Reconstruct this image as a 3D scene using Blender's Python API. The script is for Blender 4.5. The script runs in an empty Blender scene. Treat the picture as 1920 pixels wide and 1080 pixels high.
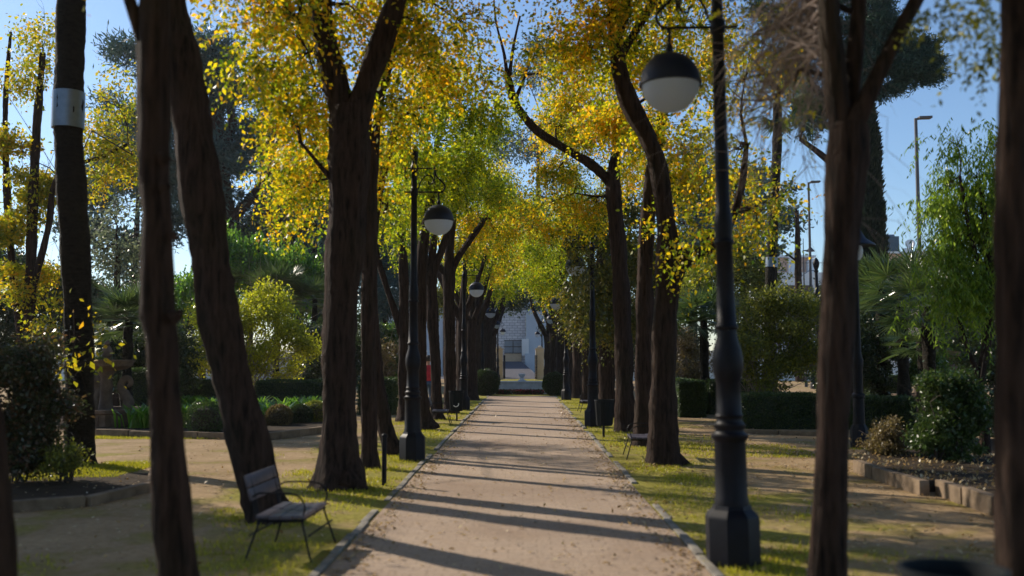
import bpy, bmesh, math, random
import numpy as np
from mathutils import Vector, Matrix, Euler

random.seed(7); RNG = np.random.default_rng(11)
SC = bpy.context.scene
COL = SC.collection
R = math.radians

# ------------------------------------------------------------------ camera, sky, sun, exposure
FPX = 1867.0                                   # focal length in pixels of a 1920 px wide frame (35 mm lens)
cam_d = bpy.data.cameras.new('camera'); cam = bpy.data.objects.new('camera', cam_d); COL.objects.link(cam)
cam_d.sensor_width = 36.0; cam_d.lens = 35.0; cam_d.clip_end = 3000; cam_d.clip_start = 0.1
cam.location = (0, 0, 1.6)
cam.rotation_euler = (R(90 + 4.136), 0, R(0.614))
cam_d.dof.use_dof = True; cam_d.dof.focus_distance = 33.0; cam_d.dof.aperture_fstop = 1.15
SC.camera = cam
CAMR = cam.rotation_euler.to_matrix()

SUN_DIR = Vector((-0.80, 0.60, 0)).normalized()  # towards the sun, on the ground plane
SUN_EL = R(31)
world = bpy.data.worlds.new("World"); SC.world = world; world.use_nodes = True
nt = world.node_tree
bg = nt.nodes['Background']; sky = nt.nodes.new('ShaderNodeTexSky'); sky.sky_type = 'NISHITA'
sky.sun_disc = False; sky.sun_elevation = SUN_EL
sky.sun_rotation = math.atan2(SUN_DIR.x, SUN_DIR.y)
sky.air_density = 1.0; sky.dust_density = 0.3; sky.ozone_density = 4.5
nt.links.new(sky.outputs[0], bg.inputs[0]); bg.inputs[1].default_value = 0.13
sun_d = bpy.data.lights.new('sun', 'SUN'); sun = bpy.data.objects.new('sun', sun_d); COL.objects.link(sun)
sun_d.energy = 5.0; sun_d.angle = R(0.5); sun_d.color = (1.0, 0.89, 0.74)
ldir = -(SUN_DIR * math.cos(SUN_EL) + Vector((0, 0, math.sin(SUN_EL))))
sun.rotation_euler = ldir.to_track_quat('-Z', 'Y').to_euler()
SC.view_settings.view_transform = 'Standard'; SC.view_settings.look = 'None'
SC.view_settings.exposure = 0.24; SC.view_settings.gamma = 1.0
SC.cycles.use_denoising = True
SC.cycles.max_bounces = 6; SC.cycles.diffuse_bounces = 3; SC.cycles.glossy_bounces = 2
SC.cycles.transmission_bounces = 4; SC.cycles.transparent_max_bounces = 4
SC.cycles.caustics_reflective = False; SC.cycles.caustics_refractive = False
SC.cycles.sample_clamp_indirect = 4.0

# ------------------------------------------------------------------ helpers
def at(px, py, Y):
    """world point at distance Y down the avenue seen at photo pixel (px, py)"""
    d = CAMR @ Vector(((px - 960) / FPX, (540 - py) / FPX, -1.0))
    return cam.location + d * (Y / d.y)
def ground(px, py):
    d = CAMR @ Vector(((px - 960) / FPX, (540 - py) / FPX, -1.0))
    p = cam.location + d * (-1.6 / d.z)
    return Vector((p.x, p.y, 0))
def gx(px, Y):                                  # x on the ground for a pixel column at distance Y
    return at(px, 675, Y).x

def tag(o, label=None, cat=None, group=None, kind=None):
    if label: o['label'] = label
    if cat: o['category'] = cat
    if group: o['group'] = group
    if kind: o['kind'] = kind
    return o
def empty(name, loc, label, cat, group=None, rz=0.0):
    o = bpy.data.objects.new(name, None); COL.objects.link(o)
    o.location = loc; o.rotation_euler = (0, 0, rz); o.empty_display_size = 0.2
    return tag(o, label, cat, group)
def mesh_obj(name, me, mat, parent=None, world_coords=False):
    o = bpy.data.objects.new(name, me); COL.objects.link(o)
    if mat is not None and len(me.materials) == 0: me.materials.append(mat)
    if parent is not None:
        o.parent = parent
        if world_coords: o.location = -Vector(parent.location)
    return o
def copy_tree(o, parent=None):
    c = o.copy(); COL.objects.link(c); c.parent = parent
    for ch in list(o.children): copy_tree(ch, c)
    return c

class MB:
    """collects vertices and faces for one mesh"""
    def __init__(s): s.v = []; s.f = []; s.n = 0
    def add(s, v, f):
        s.v.append(np.asarray(v, dtype=np.float64).reshape(-1, 3)); s.f += [tuple(i + s.n for i in q) for q in f]; s.n += len(s.v[-1])
    def box(s, c, size, rz=0.0, ry=0.0):
        hx, hy, hz = [q / 2 for q in size]
        v = np.array([(x, y, z) for z in (-hz, hz) for y in (-hy, hy) for x in (-hx, hx)])
        if ry: 
            cc, ss = math.cos(ry), math.sin(ry); v = v @ np.array([[cc, 0, -ss], [0, 1, 0], [ss, 0, cc]])
        if rz:
            cc, ss = math.cos(rz), math.sin(rz); v = v @ np.array([[cc, ss, 0], [-ss, cc, 0], [0, 0, 1]])
        s.add(v + np.array(c), [(0, 2, 3, 1), (4, 5, 7, 6), (0, 1, 5, 4), (2, 6, 7, 3), (0, 4, 6, 2), (1, 3, 7, 5)])
    def lathe(s, prof, sides=20, c=(0, 0, 0), rot=0.0, cap=True):
        a = np.arange(sides) * 2 * math.pi / sides + rot
        v = []; 
        for r_, z in prof: v.append(np.stack([np.cos(a) * r_, np.sin(a) * r_, np.full(sides, z)], 1))
        f = []
        for i in range(len(prof) - 1):
            for k in range(sides):
                k2 = (k + 1) % sides
                f.append((i * sides + k, i * sides + k2, (i + 1) * sides + k2, (i + 1) * sides + k))
        if cap: f.append(tuple(range(sides))[::-1]); f.append(tuple((len(prof) - 1) * sides + k for k in range(sides)))
        s.add(np.concatenate(v) + np.array(c), f)
    def tube(s, pts, radii, sides=8, step=None, ridge=0.0, seed=0, cap=True):
        P = np.array([tuple(p) for p in pts], float); r = np.array(radii, float) * np.ones(len(P))
        if step:                                                     # catmull-rom resample
            Q = []; rr = []
            E = np.vstack([2 * P[0] - P[1], P, 2 * P[-1] - P[-2]])
            for i in range(len(P) - 1):
                n = max(1, int(np.linalg.norm(P[i + 1] - P[i]) / step))
                t = np.arange(n)[:, None] / n
                p0, p1, p2, p3 = E[i], E[i + 1], E[i + 2], E[i + 3]
                Q.append(.5 * (2 * p1 + (p2 - p0) * t + (2 * p0 - 5 * p1 + 4 * p2 - p3) * t ** 2 + (3 * p1 - p0 - 3 * p2 + p3) * t ** 3))
                rr.append(r[i] + (r[i + 1] - r[i]) * (t[:, 0] ** 2 * (3 - 2 * t[:, 0])))
            P = np.vstack(Q + [P[-1:]]); r = np.concatenate(rr + [r[-1:]])
        T = np.gradient(P, axis=0); T /= np.linalg.norm(T, axis=1, keepdims=True) + 1e-9
        u = np.cross(T[0], (0.13, 1, 0.07)); u /= np.linalg.norm(u)
        a = np.arange(sides) * 2 * math.pi / sides
        V = []
        g = np.random.default_rng(seed)
        ph = g.random((5, 2)) * 6.28; fr = g.integers(2, 9, 5)
        L = np.concatenate([[0], np.cumsum(np.linalg.norm(np.diff(P, axis=0), axis=1))])
        for i in range(len(P)):
            u = u - T[i] * np.dot(u, T[i]); u /= np.linalg.norm(u) + 1e-9
            w = np.cross(T[i], u)
            ra = r[i] * np.ones(sides)
            if ridge:
                m = np.zeros(sides)
                for k in range(5): m += np.sin(fr[k] * a + ph[k, 0] + 1.1 * math.sin(L[i] * (0.9 + .5 * k) + ph[k, 1])) / (1 + .2 * k)
                ra = ra * (1 + ridge * m / 2.2 + ridge * .6 * math.sin(L[i] * 5 + ph[0, 0]) + ridge * .35 * g.standard_normal(sides))
            V.append(P[i] + np.cos(a)[:, None] * u * ra[:, None] + np.sin(a)[:, None] * w * ra[:, None])
        n = len(P); f = []
        for i in range(n - 1):
            for k in range(sides):
                k2 = (k + 1) % sides
                f.append((i * sides + k, i * sides + k2, (i + 1) * sides + k2, (i + 1) * sides + k))
        if cap:
            f.append(tuple(range(sides))[::-1]); f.append(tuple((n - 1) * sides + k for k in range(sides)))
        s.add(np.concatenate(V), f)
    def mesh(s, name, smooth=True, mat=None):
        me = bpy.data.meshes.new(name)
        me.from_pydata(np.concatenate(s.v).tolist(), [], s.f); 
        if smooth: me.polygons.foreach_set('use_smooth', np.ones(len(me.polygons), bool))
        me.update()
        if mat: me.materials.append(mat)
        return me
    def build(s, name, mat, parent=None, smooth=True, bevel=0.0, world_coords=False, angle=40):
        me = s.mesh(name, False)
        if bevel:
            bm = bmesh.new(); bm.from_mesh(me)
            bmesh.ops.bevel(bm, geom=bm.edges[:], offset=bevel, segments=2, affect='EDGES', profile=.6)
            bm.to_mesh(me); bm.free()
        o = mesh_obj(name, me, mat, parent, world_coords)
        if smooth:
            me.polygons.foreach_set('use_smooth', np.ones(len(me.polygons), bool))
            me.set_sharp_from_angle(angle=R(angle))
        return o

def norm(a): return a / (np.linalg.norm(a, axis=-1, keepdims=True) + 1e-9)
def quads_mesh(name, V):
    """V (N,4,3) -> one mesh of N separate quads"""
    N = len(V); me = bpy.data.meshes.new(name)
    me.vertices.add(4 * N); me.loops.add(4 * N); me.polygons.add(N)
    me.vertices.foreach_set('co', V.reshape(-1).astype(np.float32))
    me.loops.foreach_set('vertex_index', np.arange(4 * N, dtype=np.int32))
    me.polygons.foreach_set('loop_start', np.arange(0, 4 * N, 4, dtype=np.int32))
    me.update(calc_edges=True)
    return me
def blades(c, d, L, W, g, nrm=None, wide=.45):
    """leaf-shaped quads: base c, direction d, length L, width W"""
    N = len(c); d = norm(d)
    rnd = g.standard_normal((N, 3)) if nrm is None else nrm
    s = norm(np.cross(d, rnd))
    L = np.broadcast_to(np.asarray(L, float), (N,))[:, None]; W = np.broadcast_to(np.asarray(W, float), (N,))[:, None]
    n2 = np.cross(s, d)
    V = np.empty((N, 4, 3))
    V[:, 0] = c; V[:, 2] = c + d * L
    mid = c + d * L * wide + n2 * W * .18
    V[:, 1] = mid + s * W * .5; V[:, 3] = mid - s * W * .5
    return V
DENS = 2.0
def clump_points(blobs, g, per_leaf_area, dens, clump_r, shell=.55):
    """points in clumps spread through ellipsoids; blobs: (centre, (rx,ry,rz), weight)"""
    out = []; cen = []
    for c, r, w in blobs:
        r = np.array(r); n = int(max(30, DENS * dens * w * math.pi * r[0] * r[2] / per_leaf_area))
        vol = r[0] * r[1] * r[2]
        m = int(max(5, min(260, 1.5 * vol / clump_r ** 3 * .45)))
        q = norm(g.standard_normal((m, 3))) * (g.random((m, 1)) ** shell) * r
        sz = clump_r * (0.5 + g.random(m))
        wt = sz ** 2; idx = g.choice(m, n, p=wt / wt.sum())
        p = q[idx] + g.standard_normal((n, 3)) * sz[idx][:, None] * .55 * np.array([1, 1, .75])
        out.append(p + np.array(c)); cen.append(np.broadcast_to(np.array(c), (n, 3)))
    return np.concatenate(out), np.concatenate(cen)
def broadleaf(blobs, g, L, W, dens=2.5, clump=.3, droop=.3):
    p, c = clump_points(blobs, g, L * W * .5, dens, clump)
    d = norm(p - c) * .5 + g.standard_normal(p.shape) * .7 + np.array([0, 0, -droop])
    k = .6 + .8 * g.random(len(p))
    return blades(p, d, L * k, W * k, g)
def pinnate(blobs, g, L, W, dens=2.5, clump=.3, droop=.7, k=9, rach=.26):
    """drooping sprays of paired leaflets"""
    p, c = clump_points(blobs, g, L * W * .5 * k, dens, clump)
    N = len(p)
    r = norm(norm(p - c) * .5 + g.standard_normal((N, 3)) * .6 + np.array([0, 0, -droop]))
    s = norm(np.cross(r, g.standard_normal((N, 3))))
    rl = rach * (.6 + .8 * g.random((N, 1)))
    out = []
    for j in range(k):
        t = (j + .6) / k
        pos = p + r * rl * t + np.array([0, 0, -1]) * rl * .35 * t * t
        sg = 1 if j % 2 else -1
        d = s * sg * .8 + r * .55 + np.array([0, 0, -.25]) + g.standard_normal((N, 3)) * .22
        kk = (.5 + .9 * g.random(N)) * (1 - .3 * abs(t - .4))
        keep = g.random(N) > .12
        out.append(blades(pos, d, L * kk, W * kk, g)[keep])
    return np.concatenate(out)
def needles(blobs, g, L, W, dens=2.5, clump=.4):
    p, c = clump_points(blobs, g, L * W * .5, dens, clump, shell=.45)
    d = g.standard_normal(p.shape) + norm(p - c) * .6 + np.array([0, 0, .35])
    k = .6 + .8 * g.random(len(p))
    return blades(p, d, L * k, W * k, g, wide=.5)
def weeping(blobs, g, L, W, dens=2.5, clump=.35, strand=.9):
    p, c = clump_points(blobs, g, L * W * .5 * 14, dens, clump)
    N = len(p); out = []
    sw = g.standard_normal((N, 3)) * .12; ln = strand * (.4 + .9 * g.random((N, 1)))
    az = norm(np.stack([g.standard_normal(N), g.standard_normal(N), np.zeros(N)], 1))
    for j in range(14):
        t = (j + .5) / 14
        pos = p + sw * t * 2 + np.array([0, 0, -1]) * ln * t
        d = az * (1 if j % 2 else -1) * .55 + np.array([0, 0, -1]) + g.standard_normal((N, 3)) * .25
        out.append(blades(pos, d, L * (.7 + .5 * g.random(N)), W, g))
    return np.concatenate(out)

# ------------------------------------------------------------------ materials
def new_mat(name):
    m = bpy.data.materials.new(name); m.use_nodes = True
    n = m.node_tree.nodes; l = m.node_tree.links
    b = n['Principled BSDF']; return m, n, l, b
def ramp(n, stops, interp='LINEAR'):
    r = n.new('ShaderNodeValToRGB'); e = r.color_ramp; e.interpolation = interp
    while len(e.elements) < len(stops): e.elements.new(.5)
    for el, (p, c) in zip(e.elements, stops): el.position = p; el.color = (*c, 1)
    return r
def noise(n, l, scale, detail=4, rough=.55, vec=None):
    t = n.new('ShaderNodeTexNoise'); t.inputs['Scale'].default_value = scale; t.inputs['Detail'].default_value = detail
    t.inputs['Roughness'].default_value = rough
    if vec is not None: l.new(vec, t.inputs['Vector'])
    return t
def mixc(n, l, fac, a, b, mode='MIX'):
    m = n.new('ShaderNodeMix'); m.data_type = 'RGBA'; m.blend_type = mode
    for sock, v in ((m.inputs[0], fac), (m.inputs[6], a), (m.inputs[7], b)):
        if hasattr(v, 'links') or hasattr(v, 'is_linked'): l.new(v, sock)
        elif isinstance(v, (int, float)): sock.default_value = v
        else: sock.default_value = (*v, 1)
    return m.outputs[2]
def bump(n, l, h, strength, dist, b):
    u = n.new('ShaderNodeBump'); u.inputs['Strength'].default_value = strength; u.inputs['Distance'].default_value = dist
    l.new(h, u.inputs['Height']); l.new(u.outputs[0], b.inputs['Normal'])
def leaf_mat(name, stops, trans=.5, rough=.45, spec=.4, clump_scale=1.2, clump_amt=.5, tcol=1.5):
    """per-leaf colour from the leaf's own island, mixed with a slow drift through the crown; lit through from behind"""
    m, n, l, b = new_mat(name)
    geo = n.new('ShaderNodeNewGeometry'); tc = n.new('ShaderNodeTexCoord')
    ns = noise(n, l, clump_scale, 2, .5, tc.outputs['Object'])
    mx = n.new('ShaderNodeMath'); mx.operation = 'MULTIPLY_ADD'; mx.inputs[1].default_value = 2.2 * clump_amt; mx.inputs[2].default_value = .5 - 1.1 * clump_amt
    l.new(ns.outputs['Fac'], mx.inputs[0])
    av = n.new('ShaderNodeMath'); av.operation = 'MULTIPLY_ADD'; av.inputs[1].default_value = .62; 
    l.new(geo.outputs['Random Per Island'], av.inputs[0])
    a2 = n.new('ShaderNodeMath'); a2.operation = 'MULTIPLY'; a2.inputs[1].default_value = .38; l.new(mx.outputs[0], a2.inputs[0]); l.new(a2.outputs[0], av.inputs[2])
    rp = ramp(n, stops); l.new(av.outputs[0], rp.inputs[0])
    l.new(rp.outputs[0], b.inputs['Base Color']); b.inputs['Roughness'].default_value = rough
    b.inputs['Specular IOR Level'].default_value = spec
    tr = n.new('ShaderNodeBsdfTranslucent')
    tcc = mixc(n, l, 1.0, rp.outputs[0], (tcol, tcol, tcol * .8), 'MULTIPLY'); l.new(tcc, tr.inputs[0])
    ms = n.new('ShaderNodeMixShader'); ms.inputs[0].default_value = trans
    l.new(b.outputs[0], ms.inputs[1]); l.new(tr.outputs[0], ms.inputs[2]); l.new(ms.outputs[0], n['Material Output'].inputs[0])
    return m
def plain(name, col, rough=.6, metal=0.0, var=.25, scale=6, spec=.5, bmp=0.0):
    m, n, l, b = new_mat(name)
    tc = n.new('ShaderNodeTexCoord'); ns = noise(n, l, scale, 5, .6, tc.outputs['Object'])
    lo = tuple(c * (1 - var) for c in col); hi = tuple(min(1, c * (1 + var)) for c in col)
    rp = ramp(n, [(.3, lo), (.7, hi)]); l.new(ns.outputs['Fac'], rp.inputs[0]); l.new(rp.outputs[0], b.inputs['Base Color'])
    b.inputs['Roughness'].default_value = rough; b.inputs['Metallic'].default_value = metal; b.inputs['Specular IOR Level'].default_value = spec
    if bmp: bump(n, l, ns.outputs['Fac'], .6, bmp, b)
    return m
def bark_mat(name, dark, light, vert=9.0, horiz=1.2, dist=.03):
    m, n, l, b = new_mat(name)
    tc = n.new('ShaderNodeTexCoord'); mp = n.new('ShaderNodeMapping'); mp.inputs['Scale'].default_value = (vert, vert, horiz)
    l.new(tc.outputs['Object'], mp.inputs[0])
    ns = noise(n, l, 2.4, 6, .62, mp.outputs[0]); n2 = noise(n, l, 1.1, 3, .5, tc.outputs['Object'])
    rp = ramp(n, [(.32, dark), (.5, tuple((a + c) / 2 for a, c in zip(dark, light))), (.72, light)]); l.new(ns.outputs['Fac'], rp.inputs[0])
    moss = ramp(n, [(.52, (0, 0, 0)), (.72, (.35, .35, .35))]); l.new(n2.outputs['Fac'], moss.inputs[0])
    c = mixc(n, l, moss.outputs[0], rp.outputs[0], (.026, .024, .013))
    l.new(c, b.inputs['Base Color']); b.inputs['Roughness'].default_value = .9; b.inputs['Specular IOR Level'].default_value = .15
    bump(n, l, ns.outputs['Fac'], 1.0, dist * 1.8, b)
    return m
M = {}
M['yellow'] = leaf_mat('leaf_yellow', [(.14, (.05, .1, .008)), (.38, (.22, .28, .01)), (.6, (.6, .5, .012)), (.84, (.8, .4, .01))], .6, clump_amt=.8, clump_scale=.9)
M['yellow_green'] = leaf_mat('leaf_yellow_green', [(.12, (.03, .07, .007)), (.4, (.15, .23, .01)), (.68, (.42, .45, .012)), (.92, (.66, .48, .012))], .6, clump_amt=.8, clump_scale=.8)
M['orange'] = leaf_mat('leaf_orange', [(.1, (.07, .12, .01)), (.4, (.28, .31, .014)), (.68, (.52, .4, .015)), (.92, (.55, .26, .012))], .55, clump_amt=.7)
M['deep_green'] = leaf_mat('leaf_deep_green', [(.1, (.02, .035, .008)), (.45, (.07, .085, .012)), (.75, (.17, .15, .016)), (.95, (.32, .2, .02))], .35, clump_amt=.6)
M['dark'] = leaf_mat('leaf_dark', [(.1, (.012, .028, .01)), (.5, (.03, .055, .015)), (.9, (.07, .09, .02))], .3, rough=.3, spec=.6)
M['green'] = leaf_mat('leaf_green', [(.1, (.03, .07, .012)), (.5, (.07, .14, .02)), (.9, (.16, .22, .03))], .45, rough=.35, spec=.6)
M['lush'] = leaf_mat('leaf_lush', [(.1, (.05, .13, .012)), (.5, (.1, .22, .02)), (.9, (.2, .32, .04))], .5, rough=.25, spec=.7)
M['willow'] = leaf_mat('leaf_willowy', [(.1, (.06, .12, .014)), (.5, (.16, .26, .025)), (.9, (.34, .42, .05))], .58, rough=.25, spec=.6)
M['olive'] = leaf_mat('leaf_olive', [(.1, (.05, .075, .015)), (.5, (.15, .17, .028)), (.8, (.3, .3, .035)), (.95, (.5, .43, .03))], .4, clump_amt=.6)  # bright yellow stops stand in for sunlit speckles on shaded shrubs
M['lime'] = leaf_mat('leaf_lime', [(.1, (.13, .16, .015)), (.5, (.32, .35, .02)), (.9, (.6, .55, .03))], .55, clump_amt=.6)
M['pine'] = leaf_mat('needle_pine', [(.1, (.012, .034, .026)), (.5, (.028, .072, .055)), (.9, (.06, .11, .07))], .2, rough=.55, spec=.3, clump_scale=.5)
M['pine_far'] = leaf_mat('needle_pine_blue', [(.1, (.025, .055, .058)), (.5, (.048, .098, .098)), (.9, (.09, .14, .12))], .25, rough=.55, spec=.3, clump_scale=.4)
M['cypress'] = leaf_mat('needle_cypress', [(.1, (.008, .018, .012)), (.5, (.02, .035, .02)), (.9, (.04, .055, .03))], .15, rough=.6, spec=.3)
M['grey_green'] = leaf_mat('leaf_grey_green', [(.1, (.07, .1, .07)), (.5, (.14, .17, .11)), (.9, (.22, .24, .15))], .4)
M['brown_leaf'] = leaf_mat('leaf_brown', [(.1, (.08, .06, .03)), (.5, (.15, .11, .05)), (.9, (.22, .18, .06))], .35)
M['redtip'] = leaf_mat('leaf_red_tipped', [(.1, (.02, .035, .012)), (.55, (.05, .06, .02)), (.8, (.14, .07, .035)), (.95, (.28, .14, .09))], .35, rough=.3, spec=.6)
M['hedge'] = leaf_mat('leaf_hedge', [(.1, (.02, .045, .012)), (.5, (.045, .085, .018)), (.9, (.1, .14, .03))], .3, rough=.35, spec=.5, clump_scale=3)
M['palm'] = leaf_mat('leaf_palm', [(.1, (.025, .05, .018)), (.5, (.055, .095, .03)), (.9, (.12, .16, .045))], .35, rough=.28, spec=.7)
M['grass'] = leaf_mat('grass_blade', [(.1, (.14, .16, .012)), (.5, (.32, .31, .02)), (.9, (.5, .43, .05))], .45, clump_scale=.7)
M['litter'] = leaf_mat('fallen_leaf', [(.1, (.12, .07, .03)), (.45, (.32, .2, .07)), (.7, (.5, .38, .2)), (.9, (.62, .55, .42))], .2, rough=.35)
M['bark'] = bark_mat('bark_brown', (.005, .0034, .003), (.062, .038, .029))
M['bark_red'] = bark_mat('bark_reddish', (.009, .0055, .0045), (.055, .034, .025))
M['bark_palm'] = bark_mat('bark_palm', (.005, .004, .003), (.026, .022, .016), 4, 9, .03)
M['twig'] = plain('twig_grey', (.24, .19, .17), .9, var=.4)
M['twig_dark'] = plain('twig_dark', (.05, .038, .03), .9, var=.4)
M['iron'] = plain('painted_iron', (.003, .0036, .008), .5, 0.0, .5, 9, .2, .002)
M['hood'] = plain('painted_hood', (.005, .008, .022), .5, 0, .2, 4, .3)
M['steel'] = plain('galvanised_band', (.17, .21, .26), .42, .7, .18, 5, .5, .002)
M['pole'] = plain('pole_grey', (.09, .085, .09), .5, .3, .15)
M['stone'] = plain('garden_stone', (.13, .095, .07), .9, 0, .35, 5, .2, .02)
M['white_stone'] = plain('pale_stone', (.55, .55, .56), .8, 0, .2, 3, .3, .01)
M['kerb'] = plain('kerb_stone', (.23, .21, .18), .9, 0, .4, 4, .2, .02)
M['edge'] = plain('bed_edging', (.19, .14, .095), .95, 0, .4, 5, .15, .03)
M['soil'] = plain('bed_soil', (.045, .033, .022), 1.0, 0, .5, 6, .1, .05)
M['seat'] = plain('bench_paint', (.075, .07, .095), .36, .1, .15, 8, .5)
M['bin'] = plain('bin_green', (.004, .007, .009), .65, 0, .25, 6, .2)
M['peach'] = plain('peach_render', (.72, .46, .33), .9, 0, .08, .6)
M['whitewash'] = plain('white_render', (.78, .78, .76), .85, 0, .06, .5)
M['bluewhite'] = plain('pale_blue_render', (.5, .56, .62), .85, 0, .08, .25)
M['pillar'] = plain('tan_pillar', (.55, .42, .28), .9, 0, .12, 2)
M['window'] = plain('window_dark', (.02, .025, .035), .15, 0, .1)
M['shutter'] = plain('metal_shutter', (.26, .3, .34), .5, .3, .15, 2)
M['panel'] = plain('solar_panel', (.012, .03, .06), .15, .1, .2, 3)
M['asphalt'] = plain('asphalt', (.10, .10, .115), .9, 0, .2, 3, .2, .01)
M['flower'] = leaf_mat('flower_red', [(.1, (.02, .05, .015)), (.5, (.04, .06, .02)), (.7, (.25, .02, .04)), (.9, (.4, .04, .07))], .35)
M['skin'] = plain('skin', (.5, .3, .22), .6, 0, .05)
M['hair'] = plain('hair_dark', (.03, .02, .015), .6)
M['jacket'] = plain('red_cloth', (.55, .03, .05), .8, 0, .15, 8)
M['jeans'] = plain('denim', (.06, .1, .18), .9, 0, .15, 8)

def glass_mat():
    m, n, l, b = new_mat('opal_glass')
    b.inputs['Base Color'].default_value = (.66, .76, .95, 1); b.inputs['Roughness'].default_value = .2
    tr = n.new('ShaderNodeBsdfTranslucent'); tr.inputs[0].default_value = (.82, .9, 1.0, 1)
    ms = n.new('ShaderNodeMixShader'); ms.inputs[0].default_value = .7
    l.new(b.outputs[0], ms.inputs[1]); l.new(tr.outputs[0], ms.inputs[2]); l.new(ms.outputs[0], n['Material Output'].inputs[0])
    return m
M['opal'] = glass_mat()
def ground_mat():
    m, n, l, b = new_mat('sand_and_moss')
    tc = n.new('ShaderNodeTexCoord'); P = tc.outputs['Object']
    big = noise(n, l, .22, 3, .5, P); mid = noise(n, l, 1.1, 5, .6, P); fine = noise(n, l, 14, 6, .7, P); grit = noise(n, l, 70, 3, .7, P)
    sand = ramp(n, [(.25, (.26, .18, .1)), (.5, (.39, .28, .165)), (.75, (.48, .36, .23))]); l.new(fine.outputs['Fac'], sand.inputs[0])
    dark = ramp(n, [(.38, (1.08, 1.05, 1.0)), (.68, (.68, .63, .54))]); l.new(mid.outputs['Fac'], dark.inputs[0])
    sand2 = mixc(n, l, 1.0, sand.outputs[0], dark.outputs[0], 'MULTIPLY')
    moss = ramp(n, [(.28, (.14, .135, .02)), (.52, (.29, .265, .038)), (.75, (.43, .37, .08))]); l.new(fine.outputs['Fac'], moss.inputs[0])
    sep = n.new('ShaderNodeSeparateXYZ'); l.new(P, sep.inputs[0])
    ab = n.new('ShaderNodeMath'); ab.operation = 'ABSOLUTE'; l.new(sep.outputs[0], ab.inputs[0])
    mr = n.new('ShaderNodeMapRange'); mr.inputs[1].default_value = 1.6; mr.inputs[2].default_value = 4.2; mr.inputs[3].default_value = .27; mr.inputs[4].default_value = -.05
    l.new(ab.outputs[0], mr.inputs[0])
    ad = n.new('ShaderNodeMath'); ad.operation = 'ADD'; l.new(mid.outputs['Fac'], ad.inputs[0]); l.new(mr.outputs[0], ad.inputs[1])
    a2 = n.new('ShaderNodeMath'); a2.operation = 'MULTIPLY_ADD'; a2.inputs[1].default_value = .5; l.new(big.outputs['Fac'], a2.inputs[0]); l.new(ad.outputs[0], a2.inputs[2])
    mk = ramp(n, [(.74, (0, 0, 0)), (.95, (.9, .9, .9))]); l.new(a2.outputs[0], mk.inputs[0])
    c = mixc(n, l, mk.outputs[0], sand2, moss.outputs[0])
    l.new(c, b.inputs['Base Color']); b.inputs['Roughness'].default_value = .95; b.inputs['Specular IOR Level'].default_value = .15
    hs = n.new('ShaderNodeMath'); hs.operation = 'MULTIPLY_ADD'; hs.inputs[1].default_value = .35
    l.new(grit.outputs['Fac'], hs.inputs[0]); l.new(fine.outputs['Fac'], hs.inputs[2])
    bump(n, l, hs.outputs[0], .8, .05, b)
    return m
def path_mat():
    m, n, l, b = new_mat('worn_paving')
    tc = n.new('ShaderNodeTexCoord'); P = tc.outputs['Object']
    br = n.new('ShaderNodeTexBrick'); br.inputs['Scale'].default_value = 1.0; br.inputs['Brick Width'].default_value = .24; br.inputs['Row Height'].default_value = .12
    br.inputs['Mortar Size'].default_value = .008; br.inputs['Mortar Smooth'].default_value = .6; br.inputs['Bias'].default_value = 0
    br.inputs['Color1'].default_value = (.42, .318, .238, 1); br.inputs['Color2'].default_value = (.36, .275, .212, 1); br.inputs['Mortar'].default_value = (.22, .16, .115, 1)
    l.new(P, br.inputs['Vector'])
    mid = noise(n, l, .9, 6, .65, P); fine = noise(n, l, 22, 6, .7, P)
    dust = ramp(n, [(.36, (.8, .8, .8)), (.62, (.2, .2, .2))]); l.new(mid.outputs['Fac'], dust.inputs[0])
    c = mixc(n, l, dust.outputs[0], br.outputs[0], (.44, .335, .248))
    fr = ramp(n, [(.25, (.72, .7, .68)), (.5, (1, 1, 1)), (.75, (1.1, 1.1, 1.1))]); l.new(fine.outputs['Fac'], fr.inputs[0])
    c = mixc(n, l, 1.0, c, fr.outputs[0], 'MULTIPLY')
    l.new(c, b.inputs['Base Color']); b.inputs['Roughness'].default_value = .9; b.inputs['Specular IOR Level'].default_value = .2
    big = noise(n, l, .45, 5, .6, P); wr = ramp(n, [(.34, (.72, .68, .66)), (.55, (1, 1, 1)), (.75, (1.08, 1.06, 1.03))]); l.new(big.outputs['Fac'], wr.inputs[0])
    c = mixc(n, l, 1.0, c, wr.outputs[0], 'MULTIPLY'); l.new(c, b.inputs['Base Color'])
    bump(n, l, fine.outputs['Fac'], .7, .02, b)
    return m
def block_mat():
    m, n, l, b = new_mat('concrete_blocks')
    tc = n.new('ShaderNodeTexCoord'); mp = n.new('ShaderNodeMapping'); mp.inputs['Rotation'].default_value = (R(90), 0, 0)
    l.new(tc.outputs['Object'], mp.inputs[0])
    br = n.new('ShaderNodeTexBrick'); br.inputs['Scale'].default_value = 1; br.inputs['Brick Width'].default_value = .55; br.inputs['Row Height'].default_value = .27
    br.inputs['Mortar Size'].default_value = .022; br.inputs['Color1'].default_value = (.72, .7, .7, 1); br.inputs['Color2'].default_value = (.62, .6, .61, 1); br.inputs['Mortar'].default_value = (.3, .29, .3, 1)
    l.new(mp.outputs[0], br.inputs['Vector']); l.new(br.outputs[0], b.inputs['Base Color']); b.inputs['Roughness'].default_value = .9
    return m

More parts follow.
